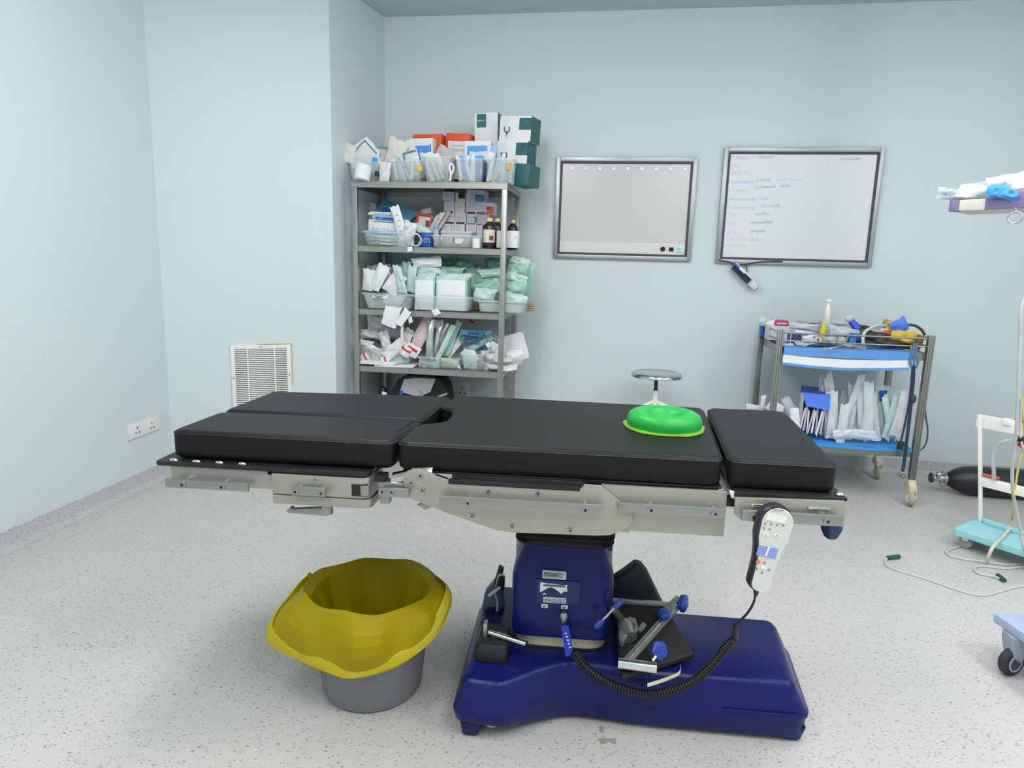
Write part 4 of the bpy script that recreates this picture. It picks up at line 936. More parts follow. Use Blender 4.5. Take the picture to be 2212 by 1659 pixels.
for i, (cx, cy, w_, h_, a) in enumerate(((926, 366, 8, 46, -22), (938, 362, 8, 50, -26), (949, 364, 8, 50, -24), (932, 374, 7, 30, -20))):
    pouch('tube_pack', ('first thin white tube pack in the middle tub', 'second white tube pack in the middle tub, tilted furthest', 'third white tube pack in the middle tub', 'short white tube pack low in the middle tub')[i], 'pack', cx, cy, w_, h_, a, 4.56+.012*i, M_FILM, th=.014, nu=4, nv=8)
pouch('paper_pouch', 'pale pouch forming the back of the middle tub', 'pouch', 931, 354, 46, 46, -6, 4.66, M_PAPER)
pouch('paper_pouch', 'grey pouch with a brown fold above the middle tub', 'pouch', 960, 347, 46, 44, 28, 4.69, M_PAPG, panels=(('brown_fold', .88, .15, .98, .92, mat('fold_brown', (140, 120, 120), .7)),))
o = add('cotton_loop', MB().tube(crv([WY(a, b, 4.478) for a, b in ((972, 391), (974, 376), (971, 362), (974, 354), (979, 358), (979, 368), (975, 376))], 6), .007, 7), M_PAPER, label='white cotton loop hanging at the middle of the top shelf', cat='cotton')
for i, (cx, cy, w_, h_, a, m) in enumerate(((993, 364, 8, 48, -10, M_PAPER), (1001, 362, 8, 46, -14, M_BLUEP), (1010, 370, 8, 36, -24, M_PAPER), (1008, 352, 9, 30, 10, M_CLEAR), (1017, 376, 7, 28, -30, M_PAPER), (996, 345, 8, 14, 25, M_BLUEL))):
    pouch('syringe_pack', ('white syringe pack at the left of the blue and white tub', 'sky-blue syringe pack in the blue and white tub', 'white syringe pack leaning across the blue and white tub', 'clear syringe pack behind the sky-blue one', 'low white syringe pack in the blue and white tub', 'pale blue tip pointing up in the blue and white tub')[i], 'pack', cx, cy, w_, h_, a, 4.55+.01*i, m, th=.012, nu=4, nv=8)
carton('glove_box', 'white upright carton end beside the blue box in the fourth tub', 'box', 1022, 364, 10, 50, 2, 4.57, .12, M_PAPER)
carton('glove_box', 'bright blue box standing in the fourth tub', 'box', 1035, 362, 15, 46, -2, 4.565, .12, M_BLUED, panels=(('blue_top', 0, .72, 1, 1, M_BLUEP), ('amber_mark', .6, .2, .95, .45, M_GOLD)))
pouch('film_bag', 'clear film bag draped over the blue box', 'bag', 1035, 334, 36, 16, -4, 4.58, M_CLEAR, th=.02)
add('cotton_ball', MB().ball(WY(1060, 338, 4.60), (.036, .03, .034), 14, 9), M_PAPER, label='white cotton ball at the top of the right-hand tub', cat='cotton')
add('cotton_ball', MB().ball(WY(1052, 344, 4.60), (.026, .026, .028), 14, 9), M_PAPER, label='smaller cotton ball left of the other in the right-hand tub', cat='cotton')
for i, (cx, cy, w_, h_, a, m) in enumerate(((1060, 366, 8, 44, 8, M_FILM), (1072, 364, 7, 52, 18, M_BLUEL), (1077, 362, 6, 52, 22, M_PAPER), (1086, 368, 8, 44, 2, M_CLEAR), (1092, 366, 5, 48, 0, M_BLUEL))):
    pouch('swab_stick_pack', ('white swab stick pack at the left of the right-hand tub', 'blue swab stick pack leaning right in the right-hand tub', 'white swab stick pack next to the leaning blue one', 'clear swab stick pack in the right-hand tub', 'narrow pale blue pack at the edge of the right-hand tub')[i], 'pack', cx, cy, w_, h_, a, 4.55+.01*i, m, th=.012, nu=4, nv=8)
# cartons of the back row
def stripes(u0, v0, u1, n, dv, m): return tuple(('print_line', u0, v0-i*dv, u1-(.12 if i % 2 else 0), v0-i*dv+dv*.4, m) for i in range(n))
M_LGREY = mat('print_light_grey', (178, 178, 182), .6); M_FAINT = mat('print_faint_grey', (204, 204, 208), .6)  # light greys for print and fold lines
o = carton('orange_carton', 'orange-topped carton behind the left blue-panelled box', 'box', 922, 342, 62, 94, 0, 4.80, .18, M_ORANGE, yaw=-6)
o = carton('blue_panel_box', 'white box with a bright blue panel, left of two on the top shelf', 'box', 910, 342, 50, 78, -1, 4.70, .08, M_PAPER, yaw=-5, panels=(('blue_panel', .08, .40, .86, .82, M_BLUEP), ('blue_edge', .88, .40, .93, .85, M_BLUED), ('badge', .42, .68, .58, .71, M_LABEL)))
o = carton('orange_carton', 'bright orange carton with an open dark top, right of the other', 'box', 987, 342, 50, 96, 1, 4.80, .18, M_ORANGE, yaw=-8, panels=(('white_print', .06, .38, .12, .5, M_PAPER),))
F, dep = o_F[o.name]; add('open_top', MB().hexa([F.p(-.5, .495, -.01), F.p(.44, .495, -.01), F.p(.44, .495, -dep*.9), F.p(-.5, .495, -dep*.9), F.p(-.46, .52, -.02), F.p(.40, .50, -.02), F.p(.40, .51, -dep*.9), F.p(-.5, .53, -dep*.9)]), M_BLKP, o)
carton('cream_carton', 'cream carton with grey print in front of the orange carton', 'box', 986, 346, 38, 74, 2, 4.72, .06, M_PAPW, panels=(('print_band', .08, .72, .9, .80, M_LGREY), ('print_band', .2, .86, .8, .90, M_LGREY)))
carton('blue_panel_box', 'white box with a bright blue panel, right one behind the syringes', 'box', 1032, 348, 54, 78, -1, 4.70, .08, M_PAPER, panels=(('blue_panel', .10, .40, .86, .88, M_BLUEP), ('badge', .42, .72, .58, .75, M_LABEL)))
pouch('folded_leaflet', 'folded leaflet squeezed beside the right blue-panelled box', 'leaflet', 1064, 332, 12, 36, 6, 4.70, M_BLUEL, th=.006, nu=4)
o = carton('green_white_carton', 'tall white carton with a dark green panel and dark side', 'box', 1050, 322, 48, 138, -1, 4.84, .17, M_PAPER, yaw=-4, panels=(('green_panel', .10, .80, .50, .985, M_DGREEN), ('white_print', .14, .885, .46, .905, M_PAPER)))
side_panel(o, .0, .35, 1, 1, M_DGREEN)
def wrench(o, F, u, v, s):
    k = F.h*s; c = F.p(u, v, .0008); pts = []
    for i in range(13): a = RD(50+260*i/12+90+25-65); pts.append(c+F.x*(k*.5*math.cos(RD(50-280*i/12)))+F.y*(k*.5*math.sin(RD(50-280*i/12))))
    pts = [c+F.x*(k*.5*math.cos(a))+F.y*(k*.5*math.sin(a)) for a in [RD(48-276*i/14) for i in range(15)]]
    add('wrench_mark', MB().tube(pts, k*.13, 5), M_GFRAME, o)
    add('wrench_mark', MB().prism([c+F.x*(k*a)+F.y*(k*b) for a, b in ((-.34, -.42), (.34, -.42), (.06, -1.0), (.05, -1.3), (-.05, -1.3), (-.06, -1.0))], F.n*.0006), M_GFRAME, o, sm=False)
def gw(label, cx, cy, w_, h_, ang, Y, dep, full=True):
    o = carton('green_white_carton', label, 'box', cx, cy, w_, h_, ang, Y, dep, M_PAPER, yaw=-14, panels=(('green_panel', .62, .46, 1.0, .92, M_DGREEN), ('tool_print', .80, .46, .86, .86, M_BLUEL), ('tool_print', .80, .80, .90, .90, M_PAPER), ('text_print', .13, .58, .16, .88, M_FAINT), ('text_print', .20, .62, .22, .92, M_FAINT), ('text_print', .25, .62, .27, .92, M_FAINT)))
    F, d = o_F[o.name]; wrench(o, F, -.26, -.02, .24); side_panel(o, 0, 0, 1, 1, M_DGREEN); return o
gw('green and white carton at the bottom of the right pair with a wrench mark', 1106, 333, 66, 52, 2, 4.70, .16)
gw('green and white carton on top of the right-hand stack', 1113, 278, 68, 48, 3, 4.70, .17)
o = carton('green_carton', 'dark green carton with a white label under the right-hand stack', 'box', 1126, 378, 34, 44, 3, 4.66, .20, M_DGREEN, yaw=-14, panels=(('white_label', -.32, .06, .06, .92, M_LABW), ('text_print', -.26, .5, 0, .56, M_LGREY), ('text_print', -.26, .3, -.05, .36, M_LGREY)))

# ================================================================== second shelf
T2 = LV[1]; TOPZ[0] = LV[0]-.009; CUR[0] = T2
pouch('film_bag', 'dim clear bag standing in the left corner of the second shelf', 'bag', 795, 488, 40, 92, 2, 4.92, M_CLEAR, th=.03)
pouch('teal_pouch', 'big teal sterile pouch on top of the left pile', 'pouch', 852, 461, 84, 44, 22, 4.80, M_TEALF, th=.03, lean=-25, panels=(('blue_stripe', .2, .3, .6, .55, M_BLUED),))
pouch('teal_pouch', 'teal pouch edge hanging down behind the open white pouch', 'pouch', 876, 468, 34, 52, -38, 4.84, M_TEALF, th=.02)
tub('clear_tub', 'clear tub stuffed with blue drape packs on the second shelf', 'tub', 782, 500, 868, 533, 4.54, .22, M_TUB, T2)
carton('white_carton', 'white carton with a dark slit lying on the drape tub', 'box', 828, 488, 66, 24, 2, 4.60, .15, M_PAPER, bv=.004, panels=(('slit', .16, .80, .95, .87, M_GFRAME),)+tuple(('print_mark', .15+.12*i, .2, .19+.12*i, .32, M_LGREY) for i in range(5)))
pouch('mask_pack', 'flat pack of pale blue masks on the slit white carton', 'pack', 834, 470, 60, 14, 4, 4.60, M_BLUEL, th=.03, panels=(('blue_edge', .15, .2, .8, .5, M_BLUED),))
pouch('paper_pouch', 'thin white envelope on top of the mask pack', 'pouch', 830, 462, 56, 8, 2, 4.61, M_PAPER, th=.012)
pouch('opened_pouch', 'white peel pouch leaning steeply over the left pile', 'pouch', 862, 480, 20, 62, -16, 4.555, M_PAPER, th=.014, panels=tuple(('print_mark', .3, .18+.18*i, .7, .21+.18*i, M_LGREY) for i in range(4)))
for i, (cy, m, lab) in enumerate(((503, M_BLUEL, 'topmost blue drape pack in the left tub of the second shelf'), (511, M_PAPER, 'white-edged drape pack second from top in that tub'), (518, M_BLUEL, 'blue drape pack third from top in that tub'), (526, M_PAPER, 'lowest white drape pack in that tub'))):
    pouch('drape_pack', lab, 'pack', 826, cy, 66, 9, 1+i, 4.575+.004*i, m, th=.05, panels=(('paper_label', .45, .25, .8, .75, M_PAPER),))
pouch('film_bag', 'crumpled white film bag right of the drape tub', 'bag', 880, 508, 30, 52, 8, 4.57, M_FILM, th=.05, panels=(('blue_tab', .25, .72, .55, .84, M_BLUEL),))
o = carton('red_white_box', 'white box with a red border behind the film bag', 'box', 914, 479, 30, 32, 4, 4.74, .10, M_PAPW, panels=(('red_border', 0, .82, 1, 1, M_RED), ('red_border', 0, 0, .16, .82, M_RED), ('red_patch', .68, .2, .98, .6, mat('dark_red', (160, 36, 50), .5))))
pouch('paper_pouch', 'grey paper packs piled at the back of the second shelf', 'pouch', 908, 460, 56, 16, -4, 4.92, M_PAPG, th=.05)
pouch('paper_pouch', 'torn white wrapper on the grey paper packs', 'pouch', 922, 456, 26, 12, -12, 4.86, M_PAPER, th=.03)
for i, (cx, cy, a, m) in enumerate(((936, 484, 28, M_PAPG), (942, 483, 30, M_PAPER), (948, 480, 33, M_PAPG), (955, 478, 34, M_PINK))):
    pouch('suture_pack', ('first grey suture packet leaning beside the carton stack', 'white suture packet leaning beside the carton stack', 'third grey suture packet leaning beside the carton stack', 'pinkish suture packet nearest the carton stack')[i], 'packet', cx, cy, 8, 46, a, 4.70+.02*i, m, th=.008, nu=4, nv=8)
carton('red_packet', 'small red packet tip beside the pinkish suture packet', 'packet', 960, 466, 6, 10, 10, 4.79, .02, M_RED)
carton('orange_packet', 'small orange packet beside the red-bordered box', 'packet', 934, 472, 10, 8, -20, 4.79, .02, M_ORANGE)
for i, (cx, cy, a) in enumerate(((908, 497, -24), (918, 499, -28), (928, 505, -26))):
    pouch('mint_pouch', ('flat mint pouch over the blue can', 'flat mint pouch lying across its neighbour', 'lowest flat mint pouch touching the big tub')[i], 'pouch', cx, cy, 46, 12, -a, 4.60+.03*i, M_GREEN2, th=.008)
# blue can
p = WY(918, 534, 4.57); kk = PXM(4.57)
can = thing('blue_can', (p.x, 4.57+15*kk, T2+.0015), 'round blue can with pale lettering on the second shelf', 'can')
Mc = Matrix.Translation((p.x, 4.57+15*kk, T2+.0015)); add('body', MB().lathe([(15*kk, 0), (15.5*kk, .003), (15.5*kk, 28*kk), (15*kk, 30*kk)], 24, Mc), M_BLUED, can, ang=50)
tm = text_mesh('ADS', 13*kk, .0004).X(Matrix.Translation((p.x-12*kk, 4.567, T2+10*kk)) @ Matrix.Rotation(RD(90), 4, 'X')); add('lettering', tm, M_BLUEL, can, sm=False)
for i, pts in enumerate((((882, 533), (890, 512), (900, 506), (908, 516), (904, 530), (896, 533)), ((886, 520), (892, 509), (902, 508), (911, 520), (906, 531)), ((880, 524), (888, 530), (896, 531)))):
    path = crv([WY(a, b, 4.53+.01*i) for a, b in pts], 5)
    add('tape_strip', MB().loft([[q+V3((0, -.006, 0)), q+V3((0, .012, 0)), q+V3((0, .012, .008)), q+V3((0, -.006, .008))] for q in path]), M_PAPER, label=('looped white tape strip in front of the blue can', 'second white tape loop nested in the first', 'short white tape strip low beside the blue can')[i], cat='tape')
pouch('hanging_tag', 'small white tag hanging from the second shelf edge', 'tag', 885, 538, 11, 11, -14, 4.476, M_PAPER, th=.004, nu=4, nv=4)
tub('clear_tub', 'long clear tub with lidded box inside on the second shelf', 'tub', 930, 508, 1040, 534, 4.54, .20, M_TUB, T2)
tub('frosted_box', 'frosted white box sitting inside the long clear tub', 'box', 954, 500, 1018, 533, 4.55, .12, M_TUBF, T2+.006, taper=.88)
Fq = fr_at(990, 520, 22, 14, 4, 4.545); pa = add('torn_label', MB().prism([Fq.p(a, b) for a, b in ((-.5, .4), (.5, .45), (.4, -.4), (-.3, -.5))], Fq.n*.001), M_PAPW, label='torn label with red print on the frosted box', cat='label', sm=False)
panel('red_print', Fq, -.5, -.3, -.36, .4, M_RED, pa, d=.001)
bottle('blue_cap_bottle', 'small pale bottle with blue cap in the long clear tub', 935, 947, 490, 4.56, T2+.006, M_TUBF, M_BLUEP, None, .7, capw=.8)
roll('white_cup', 'small white cup on the edge of the second shelf', 'cup', (1029, 537), (1029, 515), 8.5, 4.535, 4.535, M_PAPER)
# the wall of suture cartons
def sut(lab, x0, y0, x1, y1, m=M_LILAC, ang=0, Y=4.80, torn=False, extra=()):
    cx, cy = (x0+x1)/2, (y0+y1)/2
    ps = [('text_print', .15, .62, .8, .68, M_LGREY), ('text_print', .2, .48, .75, .53, M_LGREY), ('text_print', .12, .34, .5, .38, M_LGREY)]
    if torn: ps.append(('torn_opening', .14, 0, .88, .17, M_BLKP))
    return carton('suture_carton', lab, 'carton', cx, cy, x1-x0, y1-y0, ang, Y, .13, m, 'suture cartons', panels=tuple(ps)+tuple(extra), bv=.0012)
RW = ['top', 'second', 'third', 'bottom']
sut('grey-green suture carton at the left of the top row', 956.5, 415, 981, 433, M_LILAC, 2)
sut('suture carton with a big black opening in the top row', 984, 416.5, 1005, 436, extra=(('open_mouth', .3, .38, .95, .98, M_BLKP),))
o = sut('wide suture carton with blue end panel in the top row', 1008, 411, 1047, 435, ang=2, extra=(('blue_panel', .48, .02, .98, .6, mat('panel_steel_blue', (70, 130, 186), .5)),))
sut('torn suture carton at the left of the second row', 959.5, 435.5, 980.5, 459, torn=True)
sut('suture carton with a yellow top strip in the second row', 982, 437.5, 1003.5, 459.5, extra=(('yellow_strip', .02, .78, .98, .96, mat('pale_yellow', (214, 210, 150), .6)),))
sut('torn suture carton third along the second row', 1006.5, 436.5, 1029, 461, torn=True)
o = sut('suture carton with orange-red end in the second row', 1030, 438.5, 1066, 462.5, ang=2, extra=(('red_end', .58, .02, 1, .68, mat('panel_brick', (206, 100, 78), .5)), ('torn_opening', .04, 0, .54, .2, M_GFRAME)))
sut('torn suture carton at the left of the third row', 961, 460.5, 981.5, 482.5, torn=True)
sut('torn suture carton with a lilac edge in the third row', 983, 461, 1006, 483, torn=True)
sut('suture carton with green corner in the third row', 1008.5, 461.5, 1029.5, 484, extra=(('green_corner', .75, .18, 1, .7, mat('panel_green', (70, 160, 110), .5)), ('torn_opening', .05, 0, .9, .12, M_GFRAME)))
sut('plain suture carton at the right of the third row', 1031, 463, 1056, 486, M_PAPG)
for x0, y0, x1, y1, lab in ((953, 484, 974, 535, 'suture carton at the left of the bottom row'), (975, 484, 1003, 535, 'open suture carton second in the bottom row'), (1006.5, 485.5, 1028, 535, 'suture carton with a green foot in the bottom row'), (1029.5, 487, 1041, 535, 'narrow suture carton at the right of the bottom row')):
    ex = (('green_foot', .7, .48, 1, .62, mat('panel_green', (70, 160, 110), .5)),) if 'green' in lab else ()
    carton('suture_carton', lab, 'carton', (x0+x1)/2, (y0+y1)/2-1, x1-x0, y1-y0, 0, 4.80, .13, M_LILAC, 'suture cartons', panels=(('text_print', .15, .84, .8, .87, M_LGREY), ('text_print', .2, .74, .7, .765, M_LGREY))+ex, bv=.0012)
carton('black_carton', 'black carton lying on the top row of suture cartons', 'carton', 967, 412, 16, 5, 1, 4.82, .10, M_BLKP)
carton('teal_carton', 'flat teal carton lying on the top row of suture cartons', 'carton', 993, 413.5, 26, 4.5, 1, 4.82, .10, M_DGREEN)
bottle('brown_bottle', 'brown bottle with cream cap at the front right of the second shelf', 1041, 1071, 470, 4.55, T2, M_BROWN, M_YCAP, M_PAPW)
bottle('brown_bottle', 'brown bottle half behind the front post of the shelving', 1060, 1085, 471, 4.70, T2, M_BROWN, M_YCAP, None)
bottle('brown_bottle', 'brown bottle right of the front post with a cream cap', 1095, 1118, 474, 4.72, T2, M_BROWN, M_YCAP, M_PAPW)
carton('white_carton', 'white carton low beside the front brown bottle', 'box', 1082, 517, 18, 34, 0, 4.56, .10, M_PAPW)
carton('white_carton', 'white carton with crumpled top right of the front post', 'box', 1106, 517, 24, 34, 1, 4.60, .10, M_PAPER, panels=(('print_mark', .75, .6, .95, .66, M_LGREY),))

# ================================================================== third shelf
T3 = LV[2]; TOPZ[0] = LV[1]-.009; CUR[0] = T3
tub('clear_tub', 'clear tub of white and mint pouches at the left of the third shelf', 'tub', 781, 634, 889, 666, 4.462, .30, M_TUB, T3)
Fq = fr_at(821, 641, 34, 6, 1, 4.459)
lb3 = add('tub_label', MB().obox(Fq.p(0, 0), Fq.x*Fq.w*.5, Fq.n*.0005, Fq.y*Fq.h*.5), M_PAPER, label='paper label with two printed lines on the third-shelf tub', cat='label', sm=False)
panel('text_print', Fq, -.42, .05, .2, .35, M_GFRAME, lb3, d=.001); panel('text_print', Fq, -.3, -.35, .1, -.1, M_GFRAME, lb3, d=.001)
L3 = [(795, 606, 26, 44, 8, 4.56, M_PAPER, 'white pouch at the left edge of the third-shelf tub'), (818, 602, 30, 56, 26, 4.55, M_PAPER, 'pointed white pouch leaning right in the third-shelf tub'),
      (815, 594, 36, 34, 12, 4.66, M_GREEN, 'mint pouch behind the pointed white pouch'), (806, 590, 26, 40, -6, 4.74, M_PAPG, 'greyish pouch at the back left of the third shelf'),
      (838, 590, 30, 44, -22, 4.74, M_PAPG, 'greyish pouch fanned out at the back of the third shelf'), (842, 608, 26, 44, -30, 4.62, M_PAPER, 'white pouch tilted left in the third-shelf tub'),
      (855, 612, 34, 46, 32, 4.56, M_PAPER, 'white pouch tilted right near the middle of the tub'), (864, 602, 18, 60, -12, 4.54, M_GREEN2, 'narrow pale mint pouch with a white stick'),
      (877, 596, 20, 62, 6, 4.60, M_GREEN, 'tall mint pouch at the right of the third-shelf tub'), (868, 590, 20, 44, 2, 4.70, M_GREEN3, 'dark mint pouch behind the tall mint one'),
      (889, 604, 18, 54, 8, 4.57, M_GREEN2, 'curled pale mint pouch at the right end of the tub'), (850, 640, 40, 40, 30, 4.58, M_GREEN2, 'pale mint pouch low inside the third-shelf tub')]
for cx, cy, w_, h_, a, Y, m, lab in L3: pouch('sterile_pouch', lab, 'pouch', cx, cy, w_, h_, a, Y, m, 'sterile pouches in the left tub', th=.022)
roll('white_stick', 'thin white stick poking from the pale mint pouch', 'stick', (868, 606), (858, 581), 1.6, 4.52, 4.52, M_PAPER)
tub('clear_tub', 'clear tub under the two big gauze packs in the middle', 'tub', 890, 640, 1019, 671, 4.47, .34, M_TUB, T3)
for cx, w_, lab, Y in ((917, 40, 'left big white gauze pack in mint film', 4.52), (975, 62, 'right big white gauze pack in mint film', 4.525)):
    o = carton('gauze_pack', lab, 'pack', cx, 638, w_, 64, 1, Y, .16, M_PAPER, bv=.012, panels=(('fold_line', .06, .48, .94, .49, M_LGREY), ('fold_line', .06, .26, .94, .265, M_LGREY)))
    F, dep = o_F[o.name]; F2 = Fr(F.c+V3((0, -.006, 0)), F.w*1.10, F.h*1.2, 1, Y)
    add('mint_wrap', pouch_mesh(Fr(F.p(0, .58, -.03), F.w*1.12, F.h*.34, 1, Y, -30), .03, int(cx)), M_GREEN2, o)
    add('side_wrap', MB().hexa([F.p(.47, -.5, .001), F.p(.54, -.48, 0), F.p(.54, .6, 0), F.p(.47, .56, .001), F.p(.5, -.5, -dep), F.p(.54, -.48, -dep), F.p(.54, .6, -dep), F.p(.5, .56, -dep)]), M_GREEN, o, bevel=.004)
    add('side_wrap', MB().hexa([F.p(-.54, -.48, 0), F.p(-.47, -.5, .001), F.p(-.47, .56, .001), F.p(-.54, .62, 0), F.p(-.54, -.48, -dep), F.p(-.5, -.5, -dep), F.p(-.5, .56, -dep), F.p(-.54, .6, -dep)]), M_GREEN2, o, bevel=.004)
M3 = [(926, 566, 64, 20, -4, 4.58, M_PAPER, .05, 'puffy white pouch on top of the gauze packs'), (922, 583, 56, 20, 2, 4.60, M_GREEN2, .05, 'pale mint pouch under the puffy white one'), (972, 587, 60, 20, 4, 4.62, M_GREEN, .05, 'mint pouch lying on the right gauze pack'),
      (1000, 572, 44, 26, 18, 4.76, M_GREEN3, .06, 'dark mint pouch drooping at the back right of the middle pile'), (960, 569, 50, 16, -14, 4.78, M_GREEN3, .04, 'dark mint pouch rising behind the puffy white one'), (1016, 606, 30, 60, 6, 4.70, M_GREEN, .08, 'mint pack filling the gap behind the right gauze pack'), (988, 596, 50, 16, 8, 4.70, M_GREEN3, .06, 'dark mint pouch between the stacked middle packs')]
for cx, cy, w_, h_, a, Y, m, th, lab in M3: pouch('sterile_pouch', lab, 'pouch', cx, cy, w_, h_, a, Y, m, 'sterile pouches over the gauze packs', th=th)
tub('white_tray', 'opaque white tray of mint pouches at the right of the third shelf', 'tray', 1030, 650, 1133, 674, 4.535, .30, M_TUBF, T3, taper=.92)
R3 = [(1052, 640, 44, 30, 4, 4.57, M_GREEN2, .04, 'mint pouch at the front left of the white tray'), (1050, 622, 44, 26, -14, 4.61, M_GREEN, .04, 'mint pouch second layer above the tray'), (1058, 606, 52, 20, 0, 4.67, M_GREEN, .04, 'mint pouch third layer left of the post'), (1056, 589, 40, 16, -8, 4.63, M_GREEN2, .03, 'pale mint pouch jutting left of the post'), (1062, 570, 34, 24, 0, 4.81, M_GREEN3, .04, 'dark mint pouch at the back behind the post'),
      (1108, 645, 52, 26, 10, 4.57, M_GREEN2, .05, 'shiny mint pouch at the front right of the white tray'), (1112, 624, 50, 30, -6, 4.61, M_GREEN, .05, 'mint pouch right of the post above the shiny one'), (1116, 602, 50, 22, 12, 4.63, M_GREEN2, .05, 'mint pouch third layer right of the post'), (1118, 584, 48, 24, 6, 4.65, M_GREEN, .05, 'mint pouch fourth layer right of the post'), (1124, 566, 36, 18, 14, 4.69, M_GREEN2, .04, 'pale mint pouch topping the right-hand pile'), (1134, 604, 34, 76, 14, 4.75, M_GREEN, .05, 'long mint pouch overhanging the right end of the shelf')]
for cx, cy, w_, h_, a, Y, m, th, lab in R3: pouch('sterile_pouch', lab, 'pouch', cx, cy, w_, h_, a, Y, m, 'sterile pouches in the white tray', th=th)
for k in range(5):
    for cx, lab in ((1031, 'beige disc in the stack left of the white tray'), (1137, 'beige disc in the stack right of the white tray')):
        c = WY(cx, 660, 4.72); Mz = Matrix.Translation((c.x, 4.80, T3+.004+.0125*k))
        add('beige_disc', MB().lathe([(.045, 0), (.05, .003), (.05, .007), (.045, .0095)], 20, Mz), M_BEIGE, label=('lowest', 'second lowest', 'middle', 'second highest', 'topmost')[k]+' '+lab, cat='disc', group='beige discs left of the tray' if cx < 1100 else 'beige discs right of the tray')
H3 = [(845, 682, 30, 44, 16, 4.475, M_PAPER, 'white pouch hanging below the third shelf edge'), (872, 685, 15, 46, 34, 4.46, M_PAPER, 'narrow white pouch hanging beside the other'), (886, 691, 8, 14, -10, 4.478, M_PAPER, 'tiny white tag under the third shelf'), (942, 675, 18, 15, -28, 4.47, M_PAPER, 'torn white tag on the third shelf edge'), (868, 719, 6, 56, 1, 4.478, M_PAPW, 'thin cream strip hanging from the narrow pouch')]
for cx, cy, w_, h_, a, Y, m, lab in H3: pouch('hanging_pouch', lab, 'pouch', cx, cy, w_, h_, a, Y, m, th=.014 if w_ > 16 else .003, nu=6, nv=7)

# ================================================================== fourth shelf
T4 = LV[3]; TOPZ[0] = LV[2]-.009; CUR[0] = T4
tub('clear_tub', 'clear tub of rolls with red print at the left of the fourth shelf', 'tub', 772, 752, 890, 790, 4.54, .26, M_TUB, T4+.012)
for i, (x0, x1, y, a) in enumerate(((776, 856, 789, 3), (774, 852, 795, 2), (806, 894, 797, -3))):
    F = fr_at((x0+x1)/2, y, x1-x0, 4, a*.5, 4.49); F.c.z = T4+.0075+.011*(2-i)
    add('paper_sheaf', MB().hexa([F.p(-.5, -.5), F.p(.5, -.5), F.p(.5, -.5, -.25), F.p(-.5, -.5, -.25), F.p(-.5, .3), F.p(.5, .3), F.p(.5, .3, -.25), F.p(-.5, .3, -.25)]), M_PAPER, bevel=.001, label=('top sheaf of white paper under the left tub', 'second sheaf of white paper jutting left', 'loose white sheet sticking out under the tub')[i], cat='papers')
L4 = [(812, 694, 44, 40, 6, 4.72, M_PAPER, .06, 'large white pouch leaning at the upper left of the fourth shelf'), (800, 723, 36, 20, 4, 4.64, M_FILM, .05, 'shiny white pack above the left tub'), (788, 743, 40, 16, 4, 4.56, M_FILM, .04, 'creased shiny pack lying on the left tub rim'), (833, 736, 24, 44, -14, 4.58, M_FILM, .05, 'glossy white roll pack upright over the left tub'),
      (855, 720, 60, 30, 8, 4.70, M_PAPG, .05, 'grey white pack behind the glossy roll pack'), (852, 755, 58, 26, -36, 4.55, M_PAPER, .02, 'white folded pouch slanting across the left tub'), (800, 750, 50, 14, 28, 4.56, M_PAPER, .02, 'white strip pouch sloping into the left tub'), (882, 728, 26, 34, 20, 4.64, M_PAPER, .02, 'white card pouch with dark edge near the middle'),
      (908, 728, 28, 90, 30, 4.62, M_PINK, .03, 'long pale pink pack leaning right'), (886, 700, 30, 60, 34, 4.82, M_PAPG, .03, 'dim grey pouch leaning at the back of the fourth shelf')]
for cx, cy, w_, h_, a, Y, m, th, lab in L4: pouch('supply_pack', lab, 'pack', cx, cy, w_, h_, a, Y, m, th=th)
carton('card_pack', 'white card pack with black edge hanging over the left tub', 'pack', 879, 733, 22, 26, 24, 4.60, .012, M_PAPER, panels=(('black_edge', .9, 0, 1, .95, M_BLKP),))
for i, (a, b, Y, lab) in enumerate((((872, 766), (884, 748), 4.56, 'white tape roll with a red band slanting over the tub'), ((783, 775), (796, 768), 4.57, 'white tape roll inside the left tub'), ((826, 780), (840, 776), 4.57, 'small white roll at the front of the left tub'))):
    o = roll('tape_roll', lab, 'tape', a, b, (13, 10, 10)[i], Y, Y, M_PAPER)
    p, q = WY(*a, Y), WY(*b, Y); d = (q-p).normalized(); kk = PXM(Y)*(13, 10, 10)[i]
    M = Matrix.Translation(q-d*(q-p).length*.45) @ d.to_track_quat('Z', 'Y').to_matrix().to_4x4()
    add('red_band', MB().lathe([(kk+.0006, 0), (kk+.0006, .014)], 18, M, False, False), M_RED, o)
for i, (cx, cy, w_, h_, a) in enumerate(((813, 771, 18, 20, 20), (795, 782, 22, 10, 4), (858, 782, 24, 16, -30))):
    pouch('gauze_pouch', ('small gauze pouch with pink print in the left tub', 'flat gauze pouch low in the left tub', 'gauze pouch with pink print at the right of the left tub')[i], 'pouch', cx, cy, w_, h_, a, 4.59, M_PAPER, th=.03, panels=(('pink_print', .3, .5, .6, .75, mat('print_pink', (222, 150, 158), .6)),))
pouch('red_print_pouch', 'white pouch with a red wavy print leaning to the right', 'pouch', 890, 757, 30, 26, 30, 4.55, M_PAPER, th=.02, panels=(('red_print', .1, .55, .9, .78, M_RED),))
for i, (cx, cy, w_, h_, a, lab) in enumerate(((930, 733, 16, 76, 1, 'tall foil tube pack standing in the middle tub'), (944, 736, 13, 72, 9, 'second foil tube pack leaning against the first'), (955, 732, 14, 62, 14, 'third foil tube pack behind the other two'))):
    pouch('foil_tube_pack', lab, 'pack', cx, cy, w_, h_, a, 4.60+.03*i, M_FOIL, th=.04, nu=6, nv=10)
pouch('crumpled_film', 'crumpled film tops above the foil tubes', 'film', 938, 700, 34, 22, 0, 4.64, M_CLEAR, th=.03)
